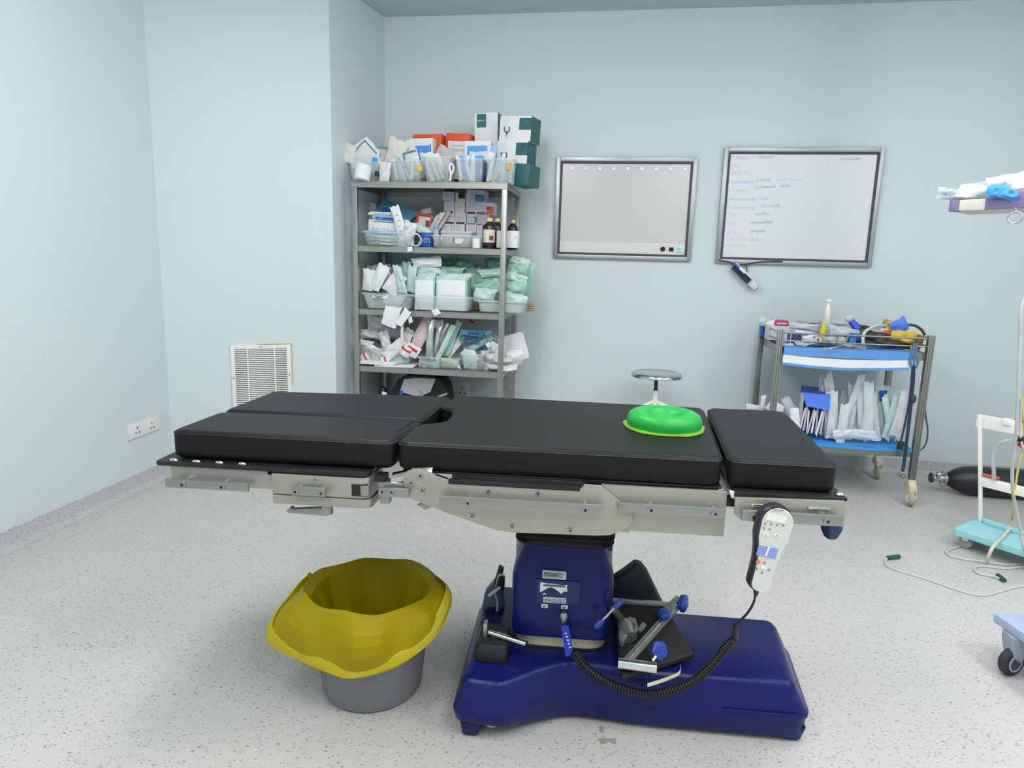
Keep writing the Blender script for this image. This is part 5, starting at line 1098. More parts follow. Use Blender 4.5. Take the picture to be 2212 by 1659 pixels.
for i, (cx, cy, w_, h_, a, m, lab) in enumerate(((962, 738, 10, 76, 26, M_GREEN2, 'first mint pouch leaning right of the foil tubes'), (970, 738, 9, 74, 28, M_GREEN, 'second mint pouch leaning right of the foil tubes'), (978, 732, 12, 76, 22, M_GREEN2, 'third mint pouch leaning right of the foil tubes'), (986, 744, 16, 60, 40, M_PAPER, 'white roll pouch lying against the mint ones'), (980, 752, 12, 50, 44, M_GREEN2, 'fourth mint pouch low against the white roll'))):
    pouch('leaning_pouch', lab, 'pouch', cx, cy, w_, h_, a, 4.60+.025*i, m, th=.014, nu=4, nv=9)
carton('beige_card', 'large beige card leaning at the back of the fourth shelf', 'card', 990, 698, 62, 34, 22, 4.94, .004, M_PAPG, panels=(('red_edge', .80, .86, .98, .99, mat('dark_red', (160, 36, 50), .5)),))
tub('clear_tub', 'clear tub under the foil tubes on the fourth shelf', 'tub', 900, 772, 994, 802, 4.52, .24, M_TUB, T4)
for i, (cx, cy, w_, h_, a, m) in enumerate(((918, 788, 24, 20, 10, M_PAPG), (940, 790, 26, 18, -14, M_GREEN2), (966, 786, 26, 20, 4, mat('cream_film', (220, 218, 190), .4, film=.2)), (984, 788, 18, 20, -8, M_PAPER))):
    pouch('small_pouch', ('grey pouch inside the tub under the foil tubes', 'mint pouch inside the tub under the foil tubes', 'cream pouch inside the tub under the foil tubes', 'white pouch at the right end of that tub')[i], 'pouch', cx, cy, w_, h_, a, 4.56, m, th=.03)
tub('clear_tub', 'small clear tub of cards beside the white pillows', 'tub', 996, 764, 1044, 805, 4.53, .20, M_TUB, T4)
for i, (cx, cy, w_, h_, a, m) in enumerate(((1006, 776, 14, 36, -16, M_GREEN2), (1020, 772, 20, 22, -24, M_PAPER), (1022, 792, 16, 24, 8, M_PAPER), (1032, 786, 12, 26, -18, M_GFRAME), (1014, 762, 26, 14, 10, M_PAPER))):
    pouch('small_pouch', ('mint strip pouch in the small clear tub', 'white tilted pouch in the small clear tub', 'white card low in the small clear tub', 'slate grey strip in the small clear tub', 'white pouch topping the small clear tub')[i], 'pouch', cx, cy, w_, h_, a, 4.57+.015*i, m, th=.012, nu=5, nv=6)
for i, (cx, cy, w_, h_, a, m, lab) in enumerate(((1030, 720, 62, 14, 2, M_TEALF, 'teal mask pouch on top of the blue-green pile'), (1020, 732, 50, 18, 6, M_TEALF, 'teal mask pouch under the top one'), (1038, 740, 52, 16, -34, M_GREEN2, 'pale mint pouch edge slanting over the teal ones'), (1034, 744, 40, 22, -20, M_TEALF, 'teal pouch with curled mint edges'), (1024, 756, 40, 14, 10, M_GREEN2, 'curled pale mint pouch under the teal pile'))):
    pouch('mask_pouch', lab, 'pouch', cx, cy, w_, h_, a, 4.60+.03*i, m, th=.04, panels=(('navy_print', .2, .3, .8, .7, M_NAVY),) if m is M_TEALF else ())
pouch('mint_scrap', 'mint scrap beside the post on the teal pile', 'pouch', 1064, 733, 18, 16, 10, 4.68, M_GREEN3, th=.01)
WARP[0] = .25
pouch('white_pillow_pack', 'lower plump white pillow pack at the right of the fourth shelf', 'pack', 1078, 795, 78, 27, 2, 4.65, M_PAPER, th=.16, wav=.004)
pouch('white_pillow_pack', 'upper plump white pillow pack lying on the lower one', 'pack', 1084, 771, 88, 30, -4, 4.65, M_PAPER, th=.16, wav=.004); WARP[0] = 1
add('white_tray', MB().prism([fr_at(1108, 752, 58, 58, -18, 4.76).p(a, b) for a, b in rrect(-.5, .5, -.5, .5, .14, 4)], (0, .02, 0)), M_PAPER, bevel=.004, label='rounded white tray leaning right of the front post', cat='tray', ang=50)
pouch('folded_wipe', 'folded white wipe left of the post above the pillow packs', 'wipe', 1066, 750, 24, 22, 20, 4.60, M_PAPER, th=.03)
carton('white_tag', 'small white card pointing up at the teal pile', 'tag', 1055, 745, 10, 10, -34, 4.56, .004, M_PAPER)

# ================================================================== black bag and board behind it, under the fourth shelf
T5 = LV[4]; CUR[0] = None; TOPZ[0] = None
bgF = fr_at(894, 880, 148, 144, 0, 4.60); bg = thing('black_bag', (bgF.c.x, 4.70, T5), 'black soft bag standing under the fourth shelf', 'bag')
kk = PXM(4.60); prof = [(-74, 72), (-72, 30), (-64, 4), (-48, -40), (-38, -60), (-20, -69), (40, -71), (58, -64), (68, -48), (74, -20), (76, 72)]
pp = fillet([(a*kk, -b*kk) for a, b in prof], .03, 4); cz = max(T5+.074*0, T5) 
zc_ = WY(894, 880, 4.60).z
body = [V3((bgF.c.x+a, 4.62, max(T5+.002, zc_+b))) for a, b in pp]
add('body', MB().prism(body, (0, .20, 0)), mat('black_nylon', (20, 20, 22), .7, bump=.3, bs=300), bg, bevel=.02, seg=3, ang=60)
pg = add('paper_sheet', MB().prism([WY(a, b, 4.612) for a, b in ((864, 846), (873, 819), (900, 816), (941, 818), (930, 846), (905, 858))], (0, .003, 0)), mat('sheet_grey', (176, 176, 180), .6), bg, label='pale sheet tucked in the bag front')
add('blue_mark', MB().prism([WY(a, b, 4.610) for a, b in ((862, 846), (870, 842), (872, 852), (864, 854))], (0, .002, 0)), M_BLUED, pg)
add('side_pocket', MB().ball(WY(828, 848, 4.64), (.028, .03, .05), 12, 8), M_BLKP, bg)
add('white_tab', MB().obox(WY(830, 850, 4.605), (.018, 0, -.004), (0, .002, 0), (.003, 0, .012)), M_PAPER, bg, bevel=.002)
for a, b in (((906, 842), (913, 860)), ((944, 858), (966, 850))):
    add('tube_handle', MB().cyl(WY(*a, 4.57), WY(*b, 4.57)+V3((0, 0, 0)), .009, 10), M_ZINC, bg)
# ================================================================== instrument trolley under the whiteboard
M_TST = mat('trolley_steel', (150, 148, 142), .32, .85, var=.04, vs=8, bump=.04)
M_CAST = mat('cream_caster', (206, 198, 168), .5)
M_CASTW = mat('grey_caster_tyre', (164, 160, 152), .6)
GX0, GX1, GY0, GY1, GT = 1.026, 1.905, 4.42, 4.98, 1.082
TZt, TZl = .968, .350
tr = thing('instrument_trolley', ((GX0+GX1)/2, (GY0+GY1)/2, 0), 'two-tier steel instrument trolley crowded with supplies below the whiteboard', 'trolley')
PT = .038
for x in (GX0, GX1):
    for y in (GY0, GY1):
        p = add('post', MB().box(x-PT/2, x+PT/2, y-PT/2, y+PT/2, .165, GT), M_TST, tr, bevel=.004)
        for g in (-.007, .007): add('groove', MB().box(x+g-.0016, x+g+.0016, y-PT/2-.0006, y-PT/2+.002, .17, GT-.004), M_GASK, p, sm=False)
        c = add('caster', MB().loft([[V3((x+a, y+b, z)) for a, b in rrect(-u, u, -v, v, .012, 3)] for u, v, z in ((.022, .022, .165), (.024, .024, .150), (.024, .045, .13), (.022, .05, .10))]), M_CAST, tr, bevel=.004)
        add('fork', MB().box(x-.022, x-.014, y-.05, y-.01, .05, .12).box(x+.014, x+.022, y-.05, y-.01, .05, .12), M_CAST, c, bevel=.003)
        add('wheel', MB().lathe([(.02, -.013), (.048, -.013), (.052, -.008), (.052, .008), (.048, .013), (.02, .013)], 24, Matrix.Translation((x, y-.035, .052)) @ Matrix.Rotation(RD(70), 4, 'Z') @ Matrix.Rotation(RD(90), 4, 'X')), M_CASTW, c, ang=40)
        add('hub', MB().cyl((x-.018, y-.0515, .052), (x+.018, y-.0385+.022, .052), .028, 16), M_CAST, c, bevel=.003)
for z, nm in ((TZt, 'upper_tray'), (TZl, 'lower_tray')):
    m = MB(); m.box(GX0+.012, GX1-.012, GY0+.01, GY1-.01, z-.004, z)
    m.box(GX0+.012, GX1-.012, GY0+.008, GY0+.012, z-.045, z+.004).box(GX0+.012, GX1-.012, GY1-.012, GY1-.008, z-.045, z+.004).box(GX0+.010, GX0+.014, GY0+.012, GY1-.012, z-.045, z+.004).box(GX1-.014, GX1-.010, GY0+.012, GY1-.012, z-.045, z+.004)
    add(nm, m, M_TST, tr, bevel=.001, seg=1)
for z in (1.062, 1.012):
    for a, b in (((GX0, GY0, z), (GX1, GY0, z)), ((GX0, GY1, z), (GX1, GY1, z)), ((GX0, GY0, z), (GX0, GY1, z)), ((GX1, GY0, z), (GX1, GY1, z))):
        add('guard_rail', MB().cyl(a, b, .0055, 8), M_TST, tr)
for x in (1.28, 1.52): add('rail_clip', MB().box(x-.02, x+.02, GY1-.008, GY1+.004, 1.045, 1.10), M_GREYP, tr, bevel=.002)
# drape hanging over the front edge of the upper tray
M_DRAPE = mat('blue_drape_cloth', (92, 150, 216), .8, var=.07, vs=10, bump=.2, bs=60)
M_DRAPW = mat('white_drape_band', (226, 226, 230), .8, var=.03)
dx0, dx1 = GX0+.022, WY(1966, 770, GY0-.03).x
dr = thing('blue_drape', ((dx0+dx1)/2, GY0-.03, TZt), 'blue drape with a white band hanging over the trolley front', 'drape')
def dgrid(z0, z1, off):
    def f(u, v):
        x = dx0+(dx1-dx0)*u; sag = .016*math.sin(math.pi*u)*(1-.3*v)-.022*u*u*(1-.2*v)+.016*u
        z = z0+(z1-z0)*v-(sag*.8 if z1 < TZt+.01 else 0)
        y = GY0-.034-off+.006*math.sin(9*u+1)*(TZt-z)*9+.004*math.sin(21*u)*(TZt-z)*8
        return V3((x, y, z))
    return f
def strip(nm, z0, z1, m, off):
    g = MB().grid(dgrid(z0, z1, off), 40, 4); g2 = MB().grid(lambda u, v: dgrid(z0, z1, off)(u, v)+V3((0, .0015, 0)), 40, 4)
    return add(nm, g.join(g2), m, dr, ang=60)
strip('blue_edge', .862, .880, M_DRAPE, 0); strip('white_band', .878, .926, M_DRAPW, .001); strip('blue_top', .924, TZt+.010, M_DRAPE, 0)
def sheet(u, v):
    x = dx0+(dx1-dx0)*u; y = GY0-.034+(GY1-GY0-.10)*v
    return V3((x, y, TZt+.010+.002*math.sin(14*u+5*v)))
add('tray_cover', MB().grid(sheet, 30, 10).join(MB().grid(lambda u, v: sheet(u, v)-V3((0, 0, .0015)), 30, 10)), M_DRAPE, dr, ang=60)
ZT = TZt+.0145; CUR[0] = ZT; TOPZ[0] = None
def onT(px, py): return WZ(px, py, ZT)
def stand(name, label, cat, x0, x1, ytop, Y, dep, m, panels=(), yaw=0, lean=0, bv=.003, ang=0, zb=None):
    a, b = WY(x0, ytop, Y), WY(x1, ytop, Y); zb = ZT if zb is None else zb; h = a.z-zb; c = V3(((a.x+b.x)/2, Y, zb+h/2))
    F = Fr(c, b.x-a.x, h, ang, Y, lean, yaw)
    mb = MB().hexa([F.p(-.5, -.5, -dep), F.p(.5, -.5, -dep), F.p(.5, .5, -dep), F.p(-.5, .5, -dep), F.p(-.5, -.5), F.p(.5, -.5), F.p(.5, .5), F.p(-.5, .5)])
    o = add(name, mb, m, bevel=bv, label=label, cat=cat)
    for nm, u0, v0, u1, v1, pm in panels: panel(nm, F, u0-.5, v0-.5, u1-.5, v1-.5, pm, o)
    o_F[o.name] = (F, dep); return o
M_REDL = mat('crimson_lid', (196, 36, 74), .4)
tx = stand('white_tub', 'white box with crimson lid at the left end of the trolley top', 'box', 1664, 1706, 702, 4.72, .10, M_LILAC, yaw=8)
F, dep = o_F[tx.name]
F2 = Fr(F.c+V3((0, 0, F.h*.5+.016)), F.w*.74, .034, 0, 4.5, 0, 8); F2.c += V3((F.w*.10, 0, 0))
add('lid', MB().hexa([F2.p(-.5, -.5, -dep*.9), F2.p(.5, -.5, -dep*.9), F2.p(.46, .5, -dep*.85), F2.p(-.46, .5, -dep*.85), F2.p(-.5, -.5, .004), F2.p(.5, -.5, .004), F2.p(.46, .5, 0), F2.p(-.46, .5, 0)]), M_REDL, tx, bevel=.004, label='crimson lid')
panel('lid_print', F2, -.4, -.25, .3, .05, M_PINK, tx, d=.005)
stand('blue_pack', 'royal blue pack at the back left corner of the trolley top', 'pack', 1645, 1660, 703, 4.92, .04, M_BLUED)
pouch('folded_sheet', 'pale folded sheet at the back left corner of the trolley', 'sheet', 1658, 700, 30, 18, 24, 4.90, M_GREEN2, th=.02)
stand('navy_box', 'flat navy box beside the crimson-lidded box', 'box', 1708, 1733, 721, 4.48, .08, M_NAVY, panels=(('light_end', 0, 0, .06, 1, M_PAPER),))
pouch('white_packet', 'long white packet lying across the left of the tray', 'packet', 1735, 706, 54, 12, 2, 4.84, M_FILM, th=.03)
pouch('white_packet', 'slim white packet lying in front of the navy box', 'packet', 1738, 720, 42, 8, 8, 4.62, M_PAPER, th=.02)
pouch('white_packet', 'small white packet near the front rail of the tray', 'packet', 1742, 733, 24, 12, -10, 4.52, M_PAPER, th=.025)
pouch('wrapper', 'white wrapper at the left behind the red lid', 'wrapper', 1668, 703, 18, 18, -20, 4.74, M_PAPER, th=.02)
stand('orange_packet', 'small orange-ended packet at the front rail', 'packet', 1720, 1734, 737, 4.46, .05, M_GOLD)
pouch('white_packet', 'flat white packet under the orange-ended one', 'packet', 1735, 744, 34, 7, 8, 4.45, M_PAPER, th=.012)
add('tape_roll', MB().lathe([(.010, -.009), (.020, -.009), (.020, .009), (.010, .009), (.010, -.009)], 20, Matrix.Translation(WY(1767, 734, 4.50)+V3((0, 0, .0))) @ Matrix.Rotation(RD(80), 4, 'X'), False, False), M_PAPW, label='small cream tape roll at the front of the tray', cat='tape', ang=40)
pouch('wrapper', 'clear wrapper beside the cream tape roll', 'wrapper', 1752, 740, 16, 14, 0, 4.49, M_CLEAR, th=.03)
# bottles
p = WY(1786, 690, 4.80); r = .033; M = Matrix.Translation((p.x, 4.80, ZT)); ht = WY(1786, 646, 4.80).z-ZT
pb = thing('pump_bottle', (p.x, 4.80, ZT), 'tall white pump bottle standing on the trolley', 'bottle')
add('body', MB().lathe([(r*.9, 0), (r, .005), (r, ht*.42), (r*.92, ht*.52), (r*.6, ht*.62)], 20, M), mat('milky_plastic', (226, 224, 222), .35, film=.25), pb, ang=50)
add('collar', MB().lathe([(r*.62, ht*.60), (r*.62, ht*.72), (r*.5, ht*.80), (r*.28, ht*.86), (r*.25, ht*.93)], 16, M), M_CLIP, pb, ang=50)
add('pump_head', MB().box(p.x-.016, p.x+.014, 4.785, 4.815, ZT+ht*.93, ZT+ht).box(p.x-.024, p.x-.014, 4.792, 4.808, ZT+ht*.95, ZT+ht*.985), M_CLIP, pb, bevel=.003)
p = WY(1779, 705, 4.72); M = Matrix.Translation((p.x, 4.72, ZT)); r = .020; ht = WY(1780, 688, 4.72).z-ZT
yb_ = thing('yellow_bottle', (p.x, 4.72, ZT), 'small yellow bottle in front of the pump bottle', 'bottle')
add('body', MB().lathe([(r*.9, 0), (r, .004), (r, ht*.55), (r*.6, ht*.72)], 18, M), mat('bottle_yellow', (236, 208, 20), .35), yb_, ang=50)
add('nozzle', MB().lathe([(r*.5, ht*.70), (r*.42, ht*.82), (r*.2, ht)], 12, M), mat('bottle_yellow2', (226, 214, 110), .35), yb_, ang=50)
M_GLASS = mat('clear_glass', (230, 236, 236), .06, var=0, see=.55, spec=.8)
for (px, py, rr_, lab) in ((1796, 735, .042, 'clear round jar with a bright glint near the front rail'), (1822, 738, .034, 'smaller clear jar right of the bright one')):
    p = WY(px, py, 4.56); M = Matrix.Translation((p.x, 4.60, ZT))
    j = thing('glass_jar', (p.x, 4.60, ZT), lab, 'jar')
    add('body', MB().lathe([(rr_*.8, 0), (rr_, .010), (rr_, .045), (rr_*.85, .055), (rr_*.80, .055), (rr_*.94, .045), (rr_*.94, .012), (rr_*.7, .004)], 22, M, True, True), M_GLASS, j, ang=50)
    add('lid', MB().lathe([(rr_*.9, .054), (rr_*.92, .066), (rr_*.8, .070)], 22, M), M_CHR, j, ang=40)
p = WY(1822, 708, 4.84); M = Matrix.Translation((p.x, 4.84, ZT+.026)) @ Matrix.Rotation(RD(20), 4, 'Y')
fm = thing('face_mask', (p.x, 4.84, ZT), 'clear breathing mask with a green rim lying on the trolley', 'mask')
add('dome', MB().lathe([(.055, .012), (.050, .03), (.034, .052), (.016, .062), (.012, .085), (.008, .085), (.012, .06)], 20, M, False, False), M_GLASS, fm, ang=60)
add('cushion', MB().lathe([(.050, .002), (.062, .006), (.064, .014), (.056, .020), (.048, .012), (.050, .002)], 22, M, False, False), mat('mask_green', (70, 170, 130), .4, see=.2), fm, ang=60)
for px, lab in ((1772, 'small grey plug block on the back guard rail'),): stand('grey_block', lab, 'block', px-6, px+6, 692, 4.94, .02, M_GREYP)
# blue inhaler-like valve
a0, a1, a2 = WY(1834, 688, 4.82), WY(1848, 705, 4.80), WY(1856, 718, 4.78)
iv = thing('breathing_valve', a2, 'royal blue breathing valve with a clear cap propped on the tray', 'valve')
add('clear_cap', MB().ball(a0, (.030, .026, .026), 14, 9), M_CLEAR, iv)
add('body', MB().tube([a0.lerp(a1, .3), a1, a1.lerp(a2, .6)], [.020, .026, .024], 14), mat('valve_blue', (44, 80, 220), .35), iv)
add('spout', MB().cyl(a1.lerp(a2, .4), a2, .018, 12), mat('valve_navy', (40, 60, 140), .35), iv)
stand('bright_blue_box', 'bright blue packet standing under the blue valve', 'packet', 1838, 1862, 721, 4.56, .04, M_BLUED, panels=(('blue_face', .0, .0, 1, .6, M_BLUEP),), ang=8)
pouch('film_bag', 'clear crinkled bag at the centre of the tray', 'bag', 1822, 722, 60, 26, 6, 4.68, M_CLEAR, th=.05)
stand('black_device', 'small black device with a white switch behind the hose', 'device', 1857, 1878, 703, 4.86, .06, M_BLKP, panels=(('white_switch', .1, .2, .22, .7, M_PAPER),), ang=6)
hp_ = [WY(a, b, y) for a, b, y in ((1866, 748, 4.44), (1864, 735, 4.46), (1868, 718, 4.52), (1885, 707, 4.60), (1905, 703, 4.70), (1925, 704, 4.80))]
add('breathing_hose', MB().tube(crv(hp_, 8), .010, 10), mat('pale_teal_hose', (190, 218, 216), .4), label='pale teal hose curving over the tray edge', cat='hose')
M_BAGK = mat('dark_instrument_wrap', (52, 44, 44), .35, bump=.3, bs=60)
for i, (cx, cy, w_, h_, a, Y, lab) in enumerate(((1904, 730, 70, 18, 8, 4.58, 'black wrapped instrument roll behind the front rail'), (1932, 742, 60, 14, 8, 4.50, 'dark shiny roll along the right of the front rail'), (1884, 722, 34, 14, 30, 4.66, 'short black roll under the teal hose'))):
    pouch('instrument_roll', lab, 'roll', cx, cy, w_, h_, a, Y, M_BAGK, th=.06)
pouch('white_packet', 'small white packet beside the yellow bags', 'packet', 1907, 715, 22, 12, 6, 4.70, M_PAPER, th=.03)
pouch('pink_packet', 'pinkish packet in front of the teal hose', 'packet', 1890, 722, 18, 14, 20, 4.62, M_PINK, th=.03)
M_AMB = mat('amber_bag', (216, 164, 84), .45, var=.15, vs=18, bump=.3, bs=50)
M_AMB2 = mat('yellow_amber_bag', (206, 170, 60), .45, var=.15, vs=18, bump=.3, bs=50)
stand('amber_box', 'amber carton with an orange stripe at the back right of the trolley', 'box', 1912, 1950, 694, 4.72, .08, M_AMB, ang=16, panels=(('orange_stripe', .08, .7, .9, .86, M_ORANGE),), zb=ZT+.02)
stand('amber_box', 'amber carton on the right with an orange stripe', 'box', 1930, 1968, 714, 4.62, .08, M_AMB, ang=14, panels=(('orange_stripe', .2, .7, .85, .82, M_ORANGE),))
pouch('blue_bag', 'blue cloth piece draped over the amber cartons', 'cloth', 1940, 705, 32, 26, -34, 4.58, mat('cloth_blue', (84, 126, 226), .7), th=.04)
pouch('amber_bag', 'yellow amber bag hanging behind the right rail', 'bag', 1957, 732, 50, 26, 6, 4.52, M_AMB2, th=.06)
pouch('orange_bag', 'orange bag tucked under the amber cartons', 'bag', 1932, 727, 40, 16, 10, 4.60, M_ORANGE, th=.04)
stand('brown_strap', 'brown strap end beside the right front post', 'strap', 1982, 1996, 724, 4.47, .03, mat('strap_brown', (128, 96, 60), .6), ang=16)
tb2 = [WY(a, b, 4.66) for a, b in ((1940, 706), (1955, 702), (1975, 703), (1990, 712), (1998, 724))]
add('dark_tube', MB().tube(crv(tb2, 6), .009, 8), mat('dark_tube', (66, 62, 66), .4), label='dark tube arching over the amber cartons', cat='tube')
for i, (cx, cy, w_, h_, a, Y, m, lab) in enumerate(((1800, 748, 46, 8, 3, 4.47, M_GASK, 'dark instrument roll along the front rail left of centre'), (1846, 749, 44, 8, 4, 4.46, M_PAPG, 'grey instrument packet along the front rail'), (1868, 740, 40, 10, 6, 4.50, M_BAGK, 'brown-black packet behind the front rail'),
        (1784, 742, 16, 10, -20, 4.50, M_DGREEN, 'green-edged packet under the jars'), (1755, 748, 30, 7, 4, 4.455, M_NAVY, 'narrow navy packet along the front rail'), (1700, 746, 26, 8, -6, 4.46, M_PAPER, 'crumpled white packet at the left front rail'), (1884, 712, 24, 10, -12, 4.76, M_PAPW, 'cream packet behind the black device'), (1812, 698, 40, 10, 3, 4.92, M_CLEAR, 'clear packet along the back guard rail'), (1760, 697, 46, 9, 2, 4.92, M_PAPG, 'grey packet along the back guard rail'))):
    pouch('tray_packet', lab, 'packet', cx, cy, w_, h_, a, Y, m, th=.03, nu=6, nv=5)
for i, (a, b, lab) in enumerate((((1790, 752), (1842, 744), 'steel forceps lying across the front of the tray'), ((1824, 744), (1866, 752), 'second steel forceps crossing the first'), ((1716, 728), (1756, 736), 'steel scissors beside the navy box'))):
    p, q = WZ(*a, ZT+.012), WZ(*b, ZT+.012); t = thing('steel_forceps', (p+q)/2, lab, 'forceps'); sd = (q-p).cross(V3((0, 0, 1))).normalized()
    for sgn in (-1, 1):
        add('shank', MB().tube([p+sd*.012*sgn, p.lerp(q, .5)+sd*.002*sgn, q-sd*.002*sgn], [.003, .0035, .0015], 6), M_CHR, t)
        add('finger_ring', MB().tube([p-(q-p).normalized()*.012+sd*.014*sgn+sd*(.011*math.cos(k*math.pi/5))+(q-p).normalized()*(.013*math.sin(k*math.pi/5)) for k in range(11)], .0022, 5), M_CHR, t)
# cords on the right front corner
def cord(name, label, pts, r, m, Y, cat='cord', n=7):
    return add(name, MB().tube(crv([WY(a, b, y if isinstance(y, float) else Y) for a, b, *rest in pts for y in [rest[0] if rest else Y]], n), r, 6), m, label=label, cat=cat)
M_CORDN = mat('navy_cord', (40, 52, 78), .5); M_CORDB = mat('blue_grey_cord', (86, 118, 156), .5)
cord('draped_cable', 'looped blue-grey cord hanging at the right front of the trolley', [(1974, 742), (1972, 765), (1966, 780), (1970, 794), (1978, 794), (1983, 780), (1978, 765), (1980, 742)], .0075, M_CORDB, 4.375)
cord('draped_cable', 'thick navy cord dropping from the loop to the floor', [(1974, 790), (1973, 820), (1970, 850), (1965, 900), (1959, 950), (1953, 1000), (1949, 1018)], .0095, M_CORDN, 4.37)
cord('draped_cable', 'thin navy cord beside the thick one', [(1971, 795), (1966, 850), (1958, 900), (1948, 945), (1944, 955)], .006, M_CORDN, 4.365)
cord('draped_cable', 'middle blue-grey cord inside the loop', [(1975, 740), (1975, 770), (1974, 795)], .006, M_CORDB, 4.37)
cord('power_lead', 'dark lead looping behind the right trolley post', [(2006, 742), (2008, 770), (2002, 810), (1998, 860), (2000, 900), (2004, 930), (2000, 958), (1988, 972), (1978, 960)], .005, mat('dark_lead', (66, 80, 88), .5), 4.45)
k = WY(1972, 862, 4.365); add('cord_knot', MB().ball(k, (.020, .016, .030), 10, 7), M_CORDN, label='dark knot in the hanging navy cord', cat='knot')
k = WY(1945, 962, 4.36); add('cord_plug', MB().obox(k, (.016, 0, 0), (0, .012, 0), (.002, 0, .026)), M_BLKP, bevel=.004, label='black plug at the end of the thin navy cord', cat='plug')
cl = thing('cord_clip', WY(1949, 1026, 4.37), 'small metal clip at the end of the navy cord', 'clip')
for a, b in ((1943, 1026), (1951, 1029)): add('ring', MB().tube([WY(a, b, 4.37)+V3((.010*math.cos(t), 0, .012*math.sin(t))) for t in [k*math.pi/6 for k in range(13)]], .003, 5), M_CHR, cl)
# --- lower tray
lx0, lx1 = GX0+.03, WY(1972, 960, GY0-.02).x
ld = thing('lower_drape', ((lx0+lx1)/2, GY0-.01, TZl), 'bright blue sheet edging the lower trolley tray', 'drape')
add('sheet', MB().grid(lambda u, v: V3((lx0+(lx1-lx0)*u, GY0-.020+(GY1-GY0-.1)*v, TZl+.011+.002*math.sin(12*u))), 20, 6).join(MB().grid(lambda u, v: V3((lx0+(lx1-lx0)*u, GY0-.020+(GY1-GY0-.1)*v, TZl+.0095+.002*math.sin(12*u))), 20, 6)), mat('bright_blue_sheet', (56, 138, 214), .7), ld, ang=60)
add('hem', MB().grid(lambda u, v: V3((lx0+(lx1-lx0)*u, GY0-.022+.002*math.sin(16*u), TZl+.012+.020*(v-.9)+.003*math.sin(7*u))), 24, 2).join(MB().grid(lambda u, v: V3((lx0+(lx1-lx0)*u, GY0-.0205+.002*math.sin(16*u), TZl+.012+.020*(v-.9)+.003*math.sin(7*u))), 24, 2)), MATS['bright_blue_sheet'], ld, ang=60)
ZL = TZl+.0145; CUR[0] = ZL
bx = thing('blue_carton', WY(1755, 940, 4.52), 'blue open-fronted carton of paper sachets on the lower tray', 'carton')
bF = fr_at(1757, 895, 52, 84, 0, 4.50, 0, -14); zb = ZL
def bq(u, v, d): q = bF.p(u, v, d); return q
hgt = WY(1757, 868, 4.5).z
for nm, pts in (('side_panel', ((-.5, -.5, -.26), (-.5, .5, -.26), (-.5, .5, 0), (-.5, -.5, 0))), ('side_panel', ((.5, -.5, -.26), (.5, .5, -.26), (.5, .5, 0), (.5, -.5, 0))), ('top_panel', ((-.5, .5, -.26), (.5, .5, -.26), (.5, .5, 0), (-.5, .5, 0))), ('back_panel', ((-.5, -.5, -.26), (.5, -.5, -.26), (.5, .5, -.26), (-.5, .5, -.26)))):
    add(nm, MB().prism([bq(*p) for p in pts], (.002, .002, .002)), M_BLUED, bx)
add('front_flap', MB().prism([bq(-.5, .5, 0), bq(.5, .5, 0), bq(.52, .16, .035), bq(-.28, .20, .035)], (.001, -.002, 0)), mat('flap_blue', (40, 104, 220), .45), bx)
add('torn_flap', MB().prism([bq(-.52, .5, 0), bq(-.40, .40, .03), bq(-.40, -.2, .02), bq(-.52, -.3, 0)], (.0015, 0, 0)), M_PAPG, bx)
for i in range(8):
    F = Fr(bF.p(-.36+.1*i, -.16, .004-.006*(i % 3)), .010, bF.h*.60, 8-(i % 3)*6, 4.5, 0, 20)
    add('paper_sachet', pouch_mesh(Fr(F.c, .012, bF.h*.62, 8-(i % 3)*5, 4.5), .006, 300+i, 3, 6), M_PAPG if i % 2 else M_PAPER, bx)
LP = [(1777, 887, 13, 123, -8, 4.610, 'clear upright pouch just right of the blue carton'), (1787, 885, 13, 127, -12, 4.580, 'second upright pouch leaning left'), (1799, 881, 14, 136, -14, 4.550, 'tallest pouch with a folded tip, leaning left'), (1798, 900, 24, 97, -6, 4.505, 'wide grey-white pouch in front of the leaning ones'),
      (1822, 909, 18, 80, 2, 4.475, 'short white pouch in the middle of the row'), (1834, 885, 13, 127, 14, 4.520, 'pouch leaning right against the middle stack'), (1848, 896, 27, 106, -4, 4.565, 'grey film pouch with a blue dot at the middle'), (1864, 891, 18, 115, -10, 4.520, 'white pouch fanned left of centre'), (1878, 893, 18, 112, -6, 4.490, 'white pouch at the centre of the fan'), (1890, 895, 16, 108, -12, 4.535, 'white pouch closing the centre fan'),
      (1910, 892, 24, 114, -8, 4.580, 'green tinted pouch with a royal blue corner'), (1928, 894, 18, 109, 8, 4.520, 'tall white pouch right of the green tinted one'), (1944, 901, 21, 95, 10, 4.490, 'white pouch near the right end of the row'), (1956, 903, 13, 92, 12, 4.535, 'last white pouch at the right end of the row'), (1868, 938, 48, 18, 4, 4.470, 'low creased pouch lying before the centre fan'), (1824, 938, 40, 18, -8, 4.470, 'low creased pouch before the left fan')]
LP += [(1793, 894, 12, 112, -6, 4.60, 'narrow clear pouch between the two leftmost leaning ones'), (1812, 900, 12, 98, 8, 4.62, 'narrow pouch leaning right of the tallest one'), (1841, 902, 12, 96, 4, 4.54, 'narrow clear pouch in the middle stack'), (1856, 896, 12, 108, 12, 4.60, 'narrow pouch tilted right behind the middle stack'), (1871, 898, 12, 104, 2, 4.50, 'narrow clear pouch before the centre fan'),
       (1900, 896, 12, 108, 6, 4.62, 'narrow pouch right of the centre fan'), (1918, 900, 12, 98, -14, 4.52, 'narrow clear pouch crossing the green tinted one'), (1936, 898, 12, 100, -4, 4.60, 'narrow pouch between the right-hand white ones')]
